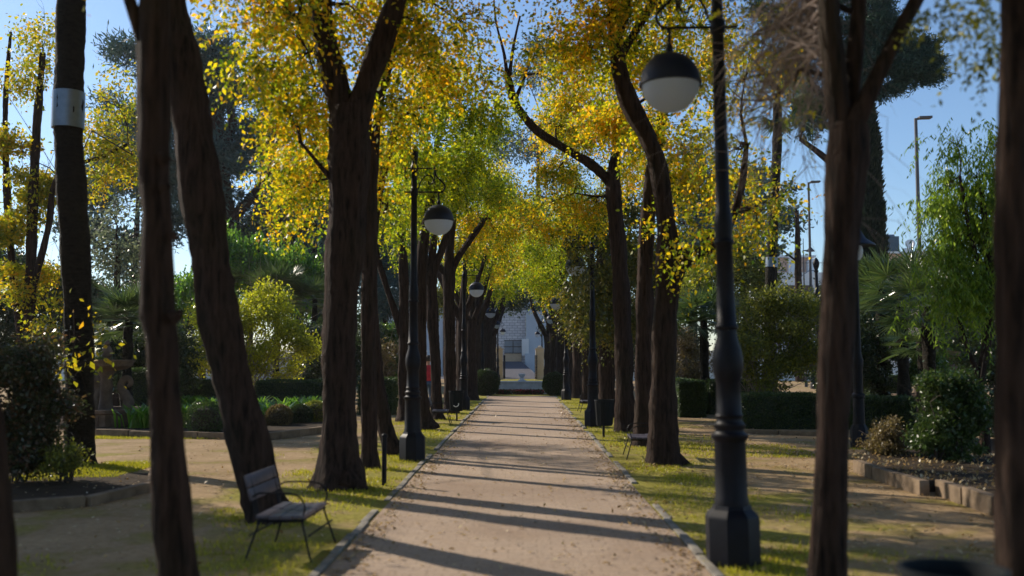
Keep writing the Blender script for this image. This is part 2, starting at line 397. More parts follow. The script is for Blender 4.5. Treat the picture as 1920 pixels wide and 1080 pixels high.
# ------------------------------------------------------------------ setting
def sheet(name, x0, x1, y0, y1, z, mat):
    me = bpy.data.meshes.new(name); me.from_pydata([(x0, y0, z), (x1, y0, z), (x1, y1, z), (x0, y1, z)], [], [(0, 1, 2, 3)])
    return tag(mesh_obj(name, me, mat), kind='structure')
sheet('ground', -290, 290, -60, 330, 0, ground_mat())
PX0, PX1 = -1.5, 1.4
sheet('path', PX0, PX1, -3, 44.5, .006, path_mat())
sheet('street', -60, 60, 84, 101.5, .006, M['asphalt'])
# kerb stones along both sides of the path
for sx, nm in ((PX0 - .05, 'kerb_strip'), (PX1 + .05, 'kerb_strip')):
    mb = MB(); y = -3
    while y < 44.3:
        L = .7 + .35 * random.random(); h = .012 + .026 * random.random()
        if random.random() > .1: mb.box((sx + random.uniform(-.014, .014), y + L / 2, h / 2 - .02), (.07, L - .025, h + .04), random.uniform(-.014, .014))
        y += L
    tag(mb.build(nm, M['kerb'], bevel=.008), kind='structure')

# ------------------------------------------------------------------ street lamps
def lamp_prototype():
    t = empty('street_lamp', (0, 0, 0), '', 'street lamp')
    b = MB()                                                            # octagonal plinth
    b.lathe([(.215, -.03), (.215, .36), (.205, .385), (.16, .43), (.15, .46)], 8, rot=R(22.5))
    b.build('base', M['iron'], t, angle=25)
    c = MB()
    prof = [(.135, .44), (.135, .5), (.128, .52), (.124, .95), (.13, .97), (.146, .985), (.146, 1.01), (.118, 1.025), (.112, 1.05), (.126, 1.07), (.126, 1.09), (.105, 1.105),
            (.1, 1.14), (.112, 1.16), (.1, 1.18), (.098, 1.3), (.094, 1.42), (.1, 1.43), (.122, 1.52), (.125, 1.6), (.112, 1.68), (.082, 1.78), (.078, 1.84), (.094, 1.855), (.094, 1.875), (.078, 1.89),
            (.073, 2.1), (.066, 2.52), (.082, 2.535), (.082, 2.56), (.066, 2.575), (.07, 2.62), (.076, 2.7), (.064, 2.8), (.06, 2.82), (.055, 3.3), (.048, 4.26), (.062, 4.275), (.062, 4.37), (.048, 4.385), (.045, 4.66), (.06, 4.675), (.06, 4.75), (.045, 4.765), (.043, 4.82)]
    c.lathe(prof, 20); c.build('column', M['iron'], t, angle=50)
    f = MB(); f.lathe([(.03, 4.815), (.05, 4.84), (.064, 4.9), (.064, 5.0), (.05, 5.05), (.022, 5.085), (.004, 5.1)], 16); f.build('finial', M['iron'], t)
    a = MB()                                                            # double bar bracket with a scroll
    AX = .40
    a.tube([(-.16, 0, 4.71), (.34, 0, 4.71)], .012, 8); a.tube([(-.16, 0, 4.32), (.46, 0, 4.32)], .014, 8)
    a.tube([(.33, 0, 4.74), (.33, 0, 4.46)], .011, 8)
    a.tube([(.06, 0, 4.36), (.12, 0, 4.52), (.22, 0, 4.6), (.3, 0, 4.55), (.3, 0, 4.47), (.24, 0, 4.45), (.23, 0, 4.5)], .011, 8, step=.02)
    a.tube([(.33, 0, 4.7), (.36, 0, 4.58), (.44, 0, 4.5), (.5, 0, 4.42), (.47, 0, 4.34), (AX, 0, 4.30), (AX, 0, 4.16)], .014, 8, step=.02)
    a.tube([(-.15, 0, 4.71), (-.15, 0, 4.56), (-.11, 0, 4.54), (-.1, 0, 4.58)], .009, 6, step=.02)
    a.lathe([(.022, 4.1), (.03, 4.13), (.03, 4.16), (.014, 4.19), (.014, 4.24)], 12, (AX, 0, 0))
    a.build('bracket', M['iron'], t)
    h = MB(); RR = .243
    pr = [(RR * math.sin(q), 3.87 + RR * math.cos(q)) for q in np.linspace(.12, math.pi / 2, 12)]
    pr = [(.02, 3.87 + RR + .01)] + pr + [(RR + .014, 3.868), (RR + .014, 3.845), (RR - .008, 3.842), (RR - .012, 3.86)] + [((RR - .012) * math.sin(q), 3.87 + (RR - .012) * math.cos(q)) for q in np.linspace(math.pi / 2 - .1, .12, 8)]
    h.lathe(pr[::-1], 28, (AX, 0, 0), cap=False); h.build('hood', M['hood'], t)
    g = MB(); RG = .232
    g.lathe([(RG * math.sin(q) + .0005, 3.85 - RG * math.cos(q)) for q in np.linspace(.012, math.pi / 2, 12)], 28, (AX, 0, 0), cap=False)
    g.build('glass_bowl', M['opal'], t)
    return t
lamp0 = lamp_prototype()
LAMPS = [(-1.76, 16, 0, 'navy globe lamp on left verge, the one nearest the camera on that side'),
         (-1.89, 32, 0, 'navy globe lamp on left verge just past the litter bin'),
         (-1.95, 48, 0, 'navy globe lamp rising directly behind the left round bush'),
         (-2.07, 64, 0, 'small navy globe lamp between left round bush and tan gate pillar'),
         (-2.0, 80, 0, 'most distant globe lamp on the left, beside the tan gate pillar'),
         (1.66, 8, 1, 'large navy globe lamp in the near right foreground, globe top centre right'),
         (1.68, 24, 1, 'navy globe lamp at right behind the litter bin, globe half hidden in leaves'),
         (1.74, 40, 1, 'navy globe lamp at right by the far bench, globe clear of leaves'),
         (1.98, 56, 1, 'small navy globe lamp behind the right round bush, third from right foreground'),
         (1.75, 72, 1, 'tiny globe lamp above the right gate pillar, the larger of two there'),
         (1.7, 88, 1, 'tiny globe lamp above the right gate pillar, the lower and smaller of two')]
for i, (x, y, side, lab) in enumerate(LAMPS):
    o = lamp0 if i == 0 else copy_tree(lamp0)
    o.location = (x, y, 0); o.rotation_euler = (0, 0, math.pi if side else 0)
    if y == 8: o.rotation_euler = (0, R(.8), math.pi)
    tag(o, lab, 'street lamp', 'globe street lamps lining the path')

def hat_lamp():
    p = ground(1612, 840); t = empty('street_lamp', p, 'dark post lamp with a wide conical hat shade behind the right foreground trunk', 'street lamp')
    b = MB(); b.lathe([(.16, -.03), (.16, .34), (.13, .4), (.11, .44)], 8, rot=R(22.5)); b.build('base', M['iron'], t, angle=25)
    c = MB(); c.lathe([(.105, .42), (.1, .9), (.12, .92), (.12, .97), (.085, 1.0), (.085, 1.4), (.1, 1.5), (.1, 1.6), (.07, 1.72), (.06, 2.4), (.05, 3.45)], 16); c.build('column', M['iron'], t)
    g = MB(); g.lathe([(.09, 3.44), (.13, 3.5), (.15, 3.62), (.13, 3.72)], 16); g.build('glass_bowl', M['opal'], t)
    h = MB(); h.lathe([(.37, 3.7), (.37, 3.72), (.2, 3.84), (.12, 3.98), (.07, 4.1), (.03, 4.16), (.012, 4.25)], 24); h.build('lamp_shade', M['hood'], t)
hat_lamp()

def mast(px, ytop, Y, head, lab, w=.11):
    top = at(px, ytop, Y); t = empty('street_light', (top.x, Y, 0), lab, 'street light')
    m = MB(); m.lathe([(w * 1.5, -.05), (w * 1.5, .3), (w, .35), (w * .62, top.z)], 10); m.build('pole', M['pole'], t)
    h = MB(); h.tube([(0, 0, top.z - .05), (head * .35, 0, top.z + .02)], .05, 8)
    h.box((head * .62, 0, top.z + .03), (head * .9, .32, .1), 0, R(-2)); h.build('light_head', M['pole'], t, bevel=.02)
mast(1717, 222, 42, .62, 'tall slim grey street light with flat head against open blue sky')
mast(1516, 342, 56, .6, 'street light with flat head standing between trunks above the white terrace house', .1)
def spike():
    top = at(1506, 447, 60); t = empty('street_light', (top.x, 60, 0), 'thin pointed light mast with a side bracket lamp, left of the slim street light', 'street light')
    m = MB(); m.lathe([(.1, -.05), (.09, .3), (.02, top.z)], 8); m.build('pole', M['pole'], t)
    z = at(1506, 470, 60).z
    h = MB(); h.tube([(0, 0, z), (.3, 0, z + .02)], .035, 8); h.lathe([(.05, z + .22), (.1, z + .16), (.26, z - .02), (.26, z - .05), (.1, z - .06)], 14, (.42, 0, 0)); h.build('light_head', M['pole'], t)
spike()
def double_lamp():
    top = at(1494, 505, 85); t = empty('street_light', (top.x, 85, 0), 'pale street light with two curved arms in front of white terrace house', 'street light')
    m = MB(); m.lathe([(.09, -.05), (.06, top.z)], 8); m.build('pole', M['steel'], t)
    for s in (-1, 1):
        h = MB(); z = top.z - .5
        h.tube([(0, 0, z - .35), (s * .5, 0, z), (s * 1.0, 0, z + .35), (s * 1.3, 0, z + .4)], .035, 6, step=.1); h.box((s * 1.5, 0, z + .4), (.5, .18, .09)); h.build('lamp_arm', M['steel'], t)
double_lamp()
def acorn_post():
    top = at(1530, 483, 40); t = empty('ornate_post', (top.x, 40, 0), 'dark ornate post topped with an acorn finial among the right hand shrubs', 'post')
    m = MB(); z = top.z
    m.lathe([(.12, -.04), (.1, .6), (.08, .7), (.075, z - 1.5), (.11, z - 1.47), (.11, z - 1.4), (.075, z - 1.35), (.06, z - .6), (.09, z - .58), (.09, z - .52), (.06, z - .5)], 14); m.build('column', M['iron'], t)
    f = MB(); f.lathe([(.06, z - .5), (.1, z - .4), (.13, z - .28), (.13, z - .2), (.08, z - .08), (.02, z)], 14); f.build('finial', M['iron'], t)
acorn_post()

# ------------------------------------------------------------------ benches
def bench_prototype():
    t = empty('bench', (0, 0, 0), '', 'bench')                          # faces +x, long side along y
    Z = .335
    for s in (-1, 1):
        p = MB()
        for k in range(4): p.box((-.15 + .1 * k, s * .2, Z + .006 * abs(k - 1.5)), (.093, .375, .028))
        p.build('seat', M['seat'], t, bevel=.006)
    b = MB()
    for k in range(2): b.box((-.245 - .03 * k, 0, .52 + .105 * k), (.024, .8, .098), 0, R(-14))
    b.build('backrest', M['seat'], t, bevel=.006)
    for sy in (-1, 1):
        for sx in (-1, 1):
            l = MB(); l.tube([(sx * .17, sy * .36, Z - .02), (sx * .27, sy * .43, -.01)], .009, 8); l.build('leg', M['iron'], t)
        a = MB(); a.tube([(-.2, sy * .37, .33), (-.23, sy * .37, .5), (-.18, sy * .375, .53), (.08, sy * .38, .53), (.17, sy * .38, .49), (.2, sy * .38, .41), (.17, sy * .37, .33)], .0075, 8, step=.03); a.build('armrest', M['iron'], t)
        u = MB(); u.tube([(-.2, sy * .3, .32), (-.235, sy * .3, .5), (-.29, sy * .3, .68)], .012, 8); u.build('back_support', M['iron'], t)
    f = MB()
    for sx in (-.17, .17): f.tube([(sx, -.37, Z - .022), (sx, .37, Z - .022)], .012, 8)
    for sy in (-.36, 0, .36): f.tube([(-.19, sy, Z - .024), (.19, sy, Z - .024)], .012, 8)
    f.tube([(-.24, -.4, .2), (-.24, .4, .2)], .008, 6); f.tube([(.24, -.4, .2), (.24, .4, .2)], .008, 6)
    f.build('frame', M['iron'], t)
    return t
bench0 = bench_prototype()
BENCH = [(-1.93, 8.45, 0, 'lilac grey metal bench in front of the leaning trunk at left foreground'),
         (-2.05, 25.0, 0, 'metal bench beside the litter bin on the left verge'),
         (1.95, 16.6, 1, 'lilac grey metal bench near the litter bin on the right verge'),
         (2.0, 31.0, 1, 'small distant bench on the right verge beyond the globe lamp and bin')]
for i, (x, y, s, lab) in enumerate(BENCH):
    o = bench0 if i == 0 else copy_tree(bench0)
    o.location = (x, y, 0); o.rotation_euler = (0, 0, (math.pi if s else 0) + R(random.uniform(-3, 3)))
    tag(o, lab, 'bench', 'metal benches along the path')

# ------------------------------------------------------------------ litter bins, post
def bin_prototype():
    t = empty('litter_bin', (0, 0, 0), '', 'litter bin')
    p = MB(); p.tube([(0, 0, -.02), (0, 0, .62)], .024, 10); p.build('post', M['iron'], t)
    b = MB(); b.lathe([(.15, .27), (.16, .28), (.192, .76), (.205, .765), (.205, .795), (.188, .795), (.182, .765), (.15, .31)], 24, (-.0, -.2, 0)); b.build('bucket', M['bin'], t, angle=30)
    r_ = MB()
    for k in range(12):
        a = k * math.pi / 6; r_.tube([(.165 * math.cos(a), -.2 + .165 * math.sin(a), .3), (.194 * math.cos(a), -.2 + .194 * math.sin(a), .74)], .008, 6)
    r_.build('rib', M['bin'], t)
    c = MB(); c.box((0, -.02, .6), (.1, .05, .05)); c.box((0, -.02, .4), (.1, .05, .05)); c.build('bracket', M['iron'], t, bevel=.005)
    return t
bin0 = bin_prototype()
bin0.location = (gx(1131, 20.6), 20.6, 0); tag(bin0, 'dark green ribbed litter bin on a post by the right verge', 'litter bin', 'litter bins by the path')
b2 = copy_tree(bin0); b2.location = (gx(857, 26.4), 26.4, 0); tag(b2, 'dark litter bin with a pale round emblem by the left verge', 'litter bin', 'litter bins by the path')
b3 = copy_tree(bin0); b3.location = (gx(1775, 3.95), 4.15, 0); tag(b3, 'dark litter bin cut off by the bottom edge beside the right edge trunk', 'litter bin', 'litter bins by the path')
e_ = MB(); e_.tube([(.07 * math.cos(q), -.385 + .006 * math.sin(q), .46 + .07 * math.sin(q)) for q in np.linspace(-2.6, .3, 14)], .012, 6); e_.build('emblem', M['whitewash'], b2)
pst = MB(); g_ = ground(720, 910); pst.lathe([(.032, -.03), (.032, .6), (.038, .605), (.038, .64), (.02, .655)], 12)
po = pst.build('short_post', M['iron']); po.location = g_; tag(po, 'short dark metal post standing alone beside the thick forked trunk', 'post')

# ------------------------------------------------------------------ trees
SEED = [100]
def rng():
    SEED[0] += 1; return np.random.default_rng(SEED[0])
def blob(px, py, Y, rx, ry, w=1.0, dy=None):
    c = at(px, py, Y); a, b = rx * Y / FPX, ry * Y / FPX
    return (tuple(c), (a, dy if dy else max(.5, (a + b) * .55), b), w)
def wb(x, y, z, rx, ry, rz, w=1.0): return ((x, y, z), (rx, ry, rz), w)
def poly(*pts, Y=None):
    """(px, py, half width px[, Y]) -> world points and radii"""
    P = []; r_ = []
    for p in pts:
        y = p[3] if len(p) > 3 else Y
        P.append(at(p[0], p[1], y)); r_.append(p[2] * y / FPX)
    return P, r_
def twigs(mb, start, targets, g, r0=.02, sub=3, sides=5):
    """curving branch from start to each target, with side twigs"""
    for tg in targets:
        s = np.array(start, float); e = np.array(tg, float); d = e - s; L = np.linalg.norm(d)
        k = 5; pts = [s + d * q + np.array([0, 0, L * .12 * math.sin(q * 3.1)]) + g.standard_normal(3) * L * .035 * (0 < q < 1) for q in np.linspace(0, 1, k)]
        mb.tube(pts, np.linspace(r0, r0 * .22, k), sides, cap=False)
        for _ in range(sub):
            i = g.integers(1, k); b = pts[i]; dd = norm(d + g.standard_normal(3) * L * .55 + np.array([0, 0, .1])) * L * (.25 + .3 * g.random())
            m_ = b + dd * .5 + g.standard_normal(3) * L * .03
            mb.tube([b, m_, b + dd + np.array([0, 0, -.06 * L])], [r0 * .34, r0 * .22, r0 * .08], 4, cap=False)
    return pts[3]
def tree(name, base, lab, cat, group, trunk_parts, blobs, leafmat, barkmat, kind='pinnate', L=.06, W=.03, dens=2.5, clump=.35, sides=16, step=.09, ridge=.1, branch_r=.03, sub=3, twigmat=None, shift=(0, 0), bare=0, **kw):
    g = rng(); t = empty(name, base, lab, cat, group)
    mb = MB()
    limb_pts = []
    for i, (P, r_) in enumerate(trunk_parts):
        mb.tube(P, r_, sides if i == 0 else max(8, sides - 4), step=step, ridge=ridge, seed=SEED[0] * 7 + i)
        limb_pts += [np.array(p) for p in P[(len(P) // 2 if i == 0 else 1):]]
    if blobs or bare:
        bb = mb
        for c, r_, w in blobs:
            c_ = np.array(c); src = min(limb_pts, key=lambda q: np.linalg.norm(q - c_) + (0 if q[2] < c_[2] + .3 else .8))
            tg = [c_] + [c_ + norm(g.standard_normal(3)) * np.array(r_) * .8 for _ in range(6)]
            mp = twigs(bb, src, tg[:1], g, branch_r, sub + 1)
            twigs(bb, mp, tg[1:], g, branch_r * .42, sub + 2)
    mb.build('trunk', barkmat, t, world_coords=True, angle=75)
    if blobs:
        fn = {'pinnate': pinnate, 'broad': broadleaf, 'needle': needles, 'weep': weeping}[kind]
        V = fn(blobs, g, L, W, dens, clump, **kw)
        mesh_obj('crown', quads_mesh('crown', V), leafmat, t, True)
    return t
AVE = 'trees lining the path'
def gbase(P): return (P[0].x, P[0].y, 0)

# --- left foreground row
P = poly((345, 1175, 44), (338, 1100, 39), (325, 1000, 35), (312, 800, 31), (300, 620, 29), (294, 590, 31), (293, 400, 28), (288, 350, 29), (287, 200, 28), (288, 60, 30), (290, -60, 26), (285, -260, 20), Y=6.2)
k1 = [poly((322, 596, 16), (334, 590, 11), (340, 582, 6), Y=6.12), poly((300, 300, 14), (312, 297, 9), (318, 294, 5), Y=6.1), poly((302, 352, 13), (314, 350, 8), (319, 348, 4), Y=6.1), poly((325, 442, 10), (331, 440, 6), Y=6.15)]
limb = poly((282, 110, 17), (262, 55, 14), (243, 0, 13), (225, -80, 11), (190, -220, 8), Y=6.2)
tree('avenue_tree', gbase(P[0]), 'slender near trunk with knobbly bumps, at left in front of the leaning trunk', 'tree', AVE, [P, limb] + k1,
     [blob(150, -220, 6.5, 160, 90, .5), wb(-3.2, 6, 6.6, 2.0, 1.8, 1.1, .8), wb(-1.6, 4.5, 7.2, 2.0, 2.0, 1.2, .8), wb(0, 3, 6.6, 3.5, 2, 1.2, 3)], M['yellow'], M['bark'], dens=.9)  # wb clumps: unseen roof of leaves added to block sky fill
P = poly((508, 982, 50, 10.06), (490, 930, 41, 10.05), (472, 850, 37, 10.0), (443, 740, 37, 9.95), (413, 600, 37, 9.9), (394, 480, 37, 9.85), (375, 360, 38, 9.8), (357, 230, 37, 9.75), (340, 120, 36, 9.7), (318, 0, 31, 9.65), (290, -150, 26, 9.6), (270, -300, 20, 9.6))
tree('avenue_tree', gbase(P[0]), 'thick trunk leaning strongly left behind the nearest left bench', 'tree', AVE,
     [P], [blob(220, -250, 9.5, 160, 100, .5), blob(400, -220, 10, 120, 90, .6), blob(470, -80, 10.3, 60, 50, .5), wb(-4.2, 9, 8, 2.2, 2, 1.2, .8), wb(-1.5, 9.0, 8.4, 2.0, 2, 1.1, .8), wb(-.5, 7.5, 7.7, 3.5, 2.2, 1.3, 3)], M['yellow'], M['bark'], dens=.9)  # wb clumps added above the view to dim the skylight
P = poly((-30, 1300, 60), (-22, 1080, 52), (-30, 900, 42), (-45, 700, 36), (-60, 400, 32), (-80, 100, 30), Y=5.4)
tree('avenue_tree', gbase(P[0]), 'black shaded trunk half cut off by the left edge of the picture', 'tree', AVE, [P], [wb(-3, 4, 5.6, 2.2, 2, 1.0), wb(-3.6, 1.5, 5.8, 2.2, 2.2, 1.1), wb(-1.5, 1, 6.4, 2.2, 2.4, 1.2), wb(-3, -2, 5.6, 2.4, 2.4, 1.3), wb(-2.5, 0, 6.1, 3, 2.5, 1.3, 3)], M['yellow'], M['bark'], dens=1.0)  # whole crown is out of view, added to hold back sky fill
P = poly((635, 925, 62), (637, 898, 48), (636, 860, 36), (635, 780, 31), (635, 680, 29), (640, 560, 31), (650, 430, 36), (655, 300, 38), (655, 235, 41), (655, 200, 36), Y=12.6)
l1 = poly((648, 240, 26), (632, 170, 24), (610, 80, 22), (601, 10, 21), (606, -90, 18), (612, -220, 13), Y=12.6)
l2 = poly((662, 240, 26), (683, 170, 23), (706, 105, 22), (731, 35, 21), (758, -40, 18), (800, -160, 13), Y=12.6)
l3 = poly((632, 345, 7), (606, 318, 5), (585, 292, 4), (563, 266, 3), Y=12.5)
root = [poly((632, 890, 20), (600, 908, 14), (578, 918, 7), Y=12.55), poly((645, 895, 22), (672, 910, 12), (690, 920, 6), Y=12.4)]
tree('avenue_tree', gbase(P[0]), 'thickest trunk on the left, forking into a wide V high up, with flared roots', 'tree', AVE, [P, l1, l2, l3] + root,
     [blob(470, 30, 12.0, 85, 85, 1.), blob(560, 110, 13.2, 85, 100, 1.), blob(530, 220, 13.4, 36, 90, .7), blob(685, 40, 13.6, 80, 80, 1.), blob(790, 50, 13.3, 80, 75, .9),
      blob(610, 20, 13.8, 90, 70, 1.), blob(430, -60, 12, 90, 60, .8), blob(760, -80, 13, 120, 70, .8), blob(540, 20, 11.6, 60, 40, .5), blob(600, 190, 13.9, 60, 60, .8), wb(-.6, 12, 9.0, 1.8, 2.2, 1.0), wb(0, 11.5, 9.0, 3.5, 2.2, 1.3, 2)],  # wb clumps are unseen overhead cover, put in to darken the fill
     M['yellow'], M['bark'], dens=2.3, clump=.34, L=.078, W=.046, k=9, rach=.34)
P = poly((692, 882, 22), (692, 850, 15), (691, 700, 13.5), (692, 520, 13), (694, 340, 14), (702, 220, 12), (728, 110, 10), (756, 0, 8), (770, -80, 6), Y=14.9)
tree('avenue_tree', gbase(P[0]), 'slim straight trunk tucked right behind the thick forked trunk', 'tree', AVE, [P],
     [blob(580, 265, 15.5, 75, 85), blob(575, 350, 16, 45, 80, .75), blob(510, 400, 16.4, 32, 60, .22), blob(740, 190, 15.4, 75, 80), blob(830, 130, 15.9, 85, 80), blob(700, 300, 16.2, 40, 70, .8), blob(890, 60, 16, 45, 60, .6), wb(-2.2, 15.6, 8.9, 2.2, 2.2, 1.4), wb(0, 16, 9.8, 1.8, 2.2, 1.1), wb(.3, 15.5, 10.3, 3.5, 2.2, 1.4, 2)],  # unseen wb clumps added over the path as a skylight screen
     M['yellow'], M['bark'], dens=2.4, clump=.36, L=.08, W=.046, rach=.36)
P = poly((741, 853, 26), (730, 828, 17), (718, 780, 13), (706, 700, 12), (698, 600, 12), (696, 480, 11), (705, 380, 10), (725, 300, 8), (745, 220, 6), Y=17)
tree('avenue_tree', gbase(P[0]), 'thin dark trunk leaning left with its foot close to the nearest left lamp', 'tree', AVE, [P],
     [blob(600, 330, 18, 60, 60), blob(770, 270, 18, 70, 60), blob(870, 190, 18.5, 70, 70, .9), blob(730, 400, 18, 40, 60, .8), blob(545, 440, 18.5, 40, 45, .3), blob(800, 200, 19, 60, 70)],
     M['yellow_green'], M['bark'], dens=2.5, L=.085, W=.048, clump=.38)
P = poly((802, 807, 24), (796, 775, 11), (791, 700, 9), (790, 600, 10), (790, 500, 11), (798, 430, 9), (812, 350, 7), (820, 260, 5), Y=23)
tree('avenue_tree', gbase(P[0]), 'dark trunk just right of the nearest left lamp column, before the red jacketed person', 'tree', AVE, [P],
     [blob(780, 340, 23, 70, 60), blob(850, 280, 23.5, 60, 60), blob(900, 240, 24, 55, 60, .8), blob(850, 360, 24.5, 60, 50), blob(760, 420, 24, 30, 40)],
     M['yellow_green'], M['bark_red'], dens=2.6, L=.08, W=.045, clump=.4, k=7)
P = poly((759, 788, 17), (757, 760, 10), (757, 640, 9.5), (757, 520, 9), (752, 430, 8), (744, 330, 7), (736, 230, 5), Y=26)
l1 = poly((755, 640, 6), (742, 590, 6), (722, 530, 5.5), (706, 472, 5), (700, 400, 4), Y=26)
tree('avenue_tree', gbase(P[0]), 'reddish trunk left of the nearest left lamp with a side branch slanting left', 'tree', AVE, [P, l1],
     [blob(690, 380, 26, 50, 50, .8), blob(750, 330, 26.5, 50, 50), blob(720, 270, 27, 50, 40)], M['yellow_green'], M['bark_red'], dens=2.6, L=.085, W=.046, clump=.4, k=7)
P = poly((820, 793, 20), (819, 765, 11), (817, 680, 9), (811, 600, 11), (808, 530, 12), (807, 495, 12), Y=27)
l1 = poly((806, 510, 8), (792, 475, 8), (783, 445, 7), (770, 390, 5), Y=27); l2 = poly((808, 505, 8), (812, 460, 7), (815, 400, 6), Y=27); l3 = poly((810, 515, 8), (826, 475, 7), (838, 440, 6), (855, 390, 4), Y=27)
tree('avenue_tree', gbase(P[0]), 'dark trunk splitting into three limbs below the nearest left globe', 'tree', AVE, [P, l1, l2, l3],
     [blob(790, 350, 28, 60, 50), blob(860, 330, 28, 50, 50), blob(760, 470, 28, 25, 35, .6), blob(900, 350, 28.5, 50, 60)], M['yellow_green'], M['bark'], dens=2.6, L=.085, W=.046, clump=.4, k=7)
P = poly((846, 782, 18), (844, 750, 12), (843, 660, 11), (842, 560, 11), (842, 500, 12), Y=30)
l1 = poly((840, 520, 8), (828, 505, 7), (815, 490, 6), (806, 460, 5), Y=30); l2 = poly((842, 505, 10), (843, 470, 9), (848, 420, 7), (852, 360, 5), Y=30); l3 = poly((846, 510, 7), (858, 485, 6), (880, 452, 6), (905, 416, 5), (925, 370, 3), Y=30)
tree('avenue_tree', gbase(P[0]), 'dark trunk with a long limb slanting up right above the second left globe', 'tree', AVE, [P, l1, l2, l3],
     [blob(890, 400, 31, 55, 50), blob(930, 340, 31, 50, 60, .8), blob(860, 450, 31, 40, 40), blob(930, 440, 32, 40, 45)], M['yellow'], M['bark'], dens=2.5, L=.09, W=.048, clump=.42, k=7)

def generic(px, Y, lab, bl, mat, hw=.2, lean=0.0, tops=3, dens=2.4):
    x = gx(px, Y); g = rng(); s = 1
    P = [Vector((x, Y, -.05)), Vector((x + .02, Y, .5)), Vector((x + lean * .4, Y, 1.8)), Vector((x + lean, Y, 3.2))]
    parts = [(P, [hw * 1.5, hw * 1.08, hw * .95, hw])]
    for i in range(tops):
        a = (i - (tops - 1) / 2) * .9 + g.uniform(-.2, .2)
        parts.append(([P[-1] - Vector((0, 0, .25)), P[-1] + Vector((a * .5, g.uniform(-.3, .3), .8)), P[-1] + Vector((a * 1.0, g.uniform(-.6, .6), 2.0)), P[-1] + Vector((a * 1.3, g.uniform(-.9, .9), 3.4))], [hw * .62, hw * .52, hw * .4, hw * .2]))
    tree('avenue_tree', (x, Y, 0), lab, 'tree', AVE, parts, [blob(*b) for b in bl], M[mat], M['bark'], dens=dens, L=max(.075, Y / 400), W=max(.038, Y / 800), clump=.45, k=6, rach=.34, sides=12, step=.2)
generic(866, 36, 'left row trunk seen just left of the second left lamp column', [(870, 500, 37, 45, 40), (900, 460, 37, 45, 50), (925, 420, 38, 40, 50)], 'yellow_green', .2)
generic(884, 40, 'left row trunk seen just right of the second left lamp column', [(905, 510, 41, 40, 35), (940, 470, 42, 40, 40)], 'yellow', .21)
generic(892, 46, 'left row trunk rising behind the left edge of the round bush', [(925, 530, 47, 35, 28), (950, 420, 48, 40, 60)], 'yellow_green', .26)
generic(903, 52, 'left row trunk directly behind the centre of the left round bush', [(930, 500, 53, 30, 35), (960, 480, 54, 30, 50)], 'yellow_green', .28)
generic(914, 58, 'left row trunk behind the right shoulder of the left round bush', [(945, 535, 59, 26, 20), (965, 520, 60, 24, 30)], 'yellow_green', .3)
generic(922, 70, 'farthest left row trunk, close to the tan gate pillar', [(950, 500, 71, 30, 30)], 'deep_green', .34)

# --- right row
P = poly((1548, 1125, 42), (1551, 1060, 34), (1554, 980, 30), (1560, 800, 30), (1568, 620, 31), (1575, 480, 33), (1582, 360, 36), (1588, 290, 38), (1591, 235, 36), Y=6.8)
l1 = poly((1580, 275, 23), (1568, 170, 21), (1559, 80, 20), (1553, 0, 19), (1548, -120, 16), (1530, -260, 11), Y=6.8)
l2 = poly((1592, 265, 17), (1599, 150, 16), (1609, 30, 14), (1616, -90, 11), (1630, -230, 8), Y=6.9)
l3 = poly((1596, 245, 20), (1622, 192, 17), (1657, 118, 15), (1697, 40, 14), (1735, -35, 12), (1790, -170, 9), Y=6.75)
t = tree('avenue_tree', gbase(P[0]), 'near right trunk splitting into three limbs, one slanting right to the sky', 'tree', AVE, [P, l1, l2, l3],
         [blob(1440, 60, 8.0, 70, 70, .16), blob(1430, 190, 8.4, 50, 60, .12), blob(1560, -200, 7, 200, 80, .3), wb(3.4, 6.5, 6.8, 2.2, 2, 1.2, .9), wb(1.2, 6.5, 7.6, 2.0, 2.2, 1.2, .9), wb(3.8, 6.5, 7.4, 3, 2.2, 1.2, 3)], M['orange'], M['bark'], dens=1.0, sides=20, step=.06, ridge=.07)  # wb clumps out of view, added to keep sky light down below
g = rng(); tw = MB()
for i in range(90):                                                     # bare grey twigs hanging left of the fork
    s = at(1560 - g.uniform(0, 20), g.uniform(-120, 120), 6.9); e = at(g.uniform(1330, 1540), g.uniform(20, 330), g.uniform(7.2, 9.0))
    twigs(tw, s, [e], g, .008, 6, 4)
for i in range(5):
    s = at(1605, g.uniform(150, 420), 6.8); e = at(g.uniform(1660, 1770), g.uniform(360, 600), 6.9 + g.uniform(-.4, .6)); twigs(tw, s, [e], g, .0022, 4, 4)
tw.build('twigs', M['twig'], t, world_coords=True)
V = pinnate([blob(1775, 4, 6.2, 22, 9, .5), blob(1810, 16, 6.2, 14, 8, .4), blob(1850, 62, 6.2, 9, 12, .35), blob(1876, 88, 6.2, 6, 6, .3)], g, .05, .022, .55, .08, k=11, droop=.3)
mesh_obj('hanging_spray', quads_mesh('hanging_spray', V), M['olive'], t, True)
P = poly((1912, 1330, 48), (1908, 1100, 38), (1904, 900, 34), (1902, 600, 32), (1904, 300, 31), (1910, 0, 29), (1915, -200, 26), Y=5.0)
tree('avenue_tree', gbase(P[0]), 'nearest black trunk standing along the right edge of the picture', 'tree', AVE, [P], [wb(3, 3.4, 5.4, 2.2, 2, 1.0), wb(3.6, 1, 5.6, 2.2, 2.2, 1.1), wb(1.6, .5, 6.2, 2.2, 2.4, 1.2), wb(3, -2.5, 5.4, 2.4, 2.4, 1.3), wb(2.5, 1.5, 6.3, 3, 2.5, 1.3, 3)], M['yellow'], M['bark'], dens=1.0)  # crown added out of sight to shut out sky light
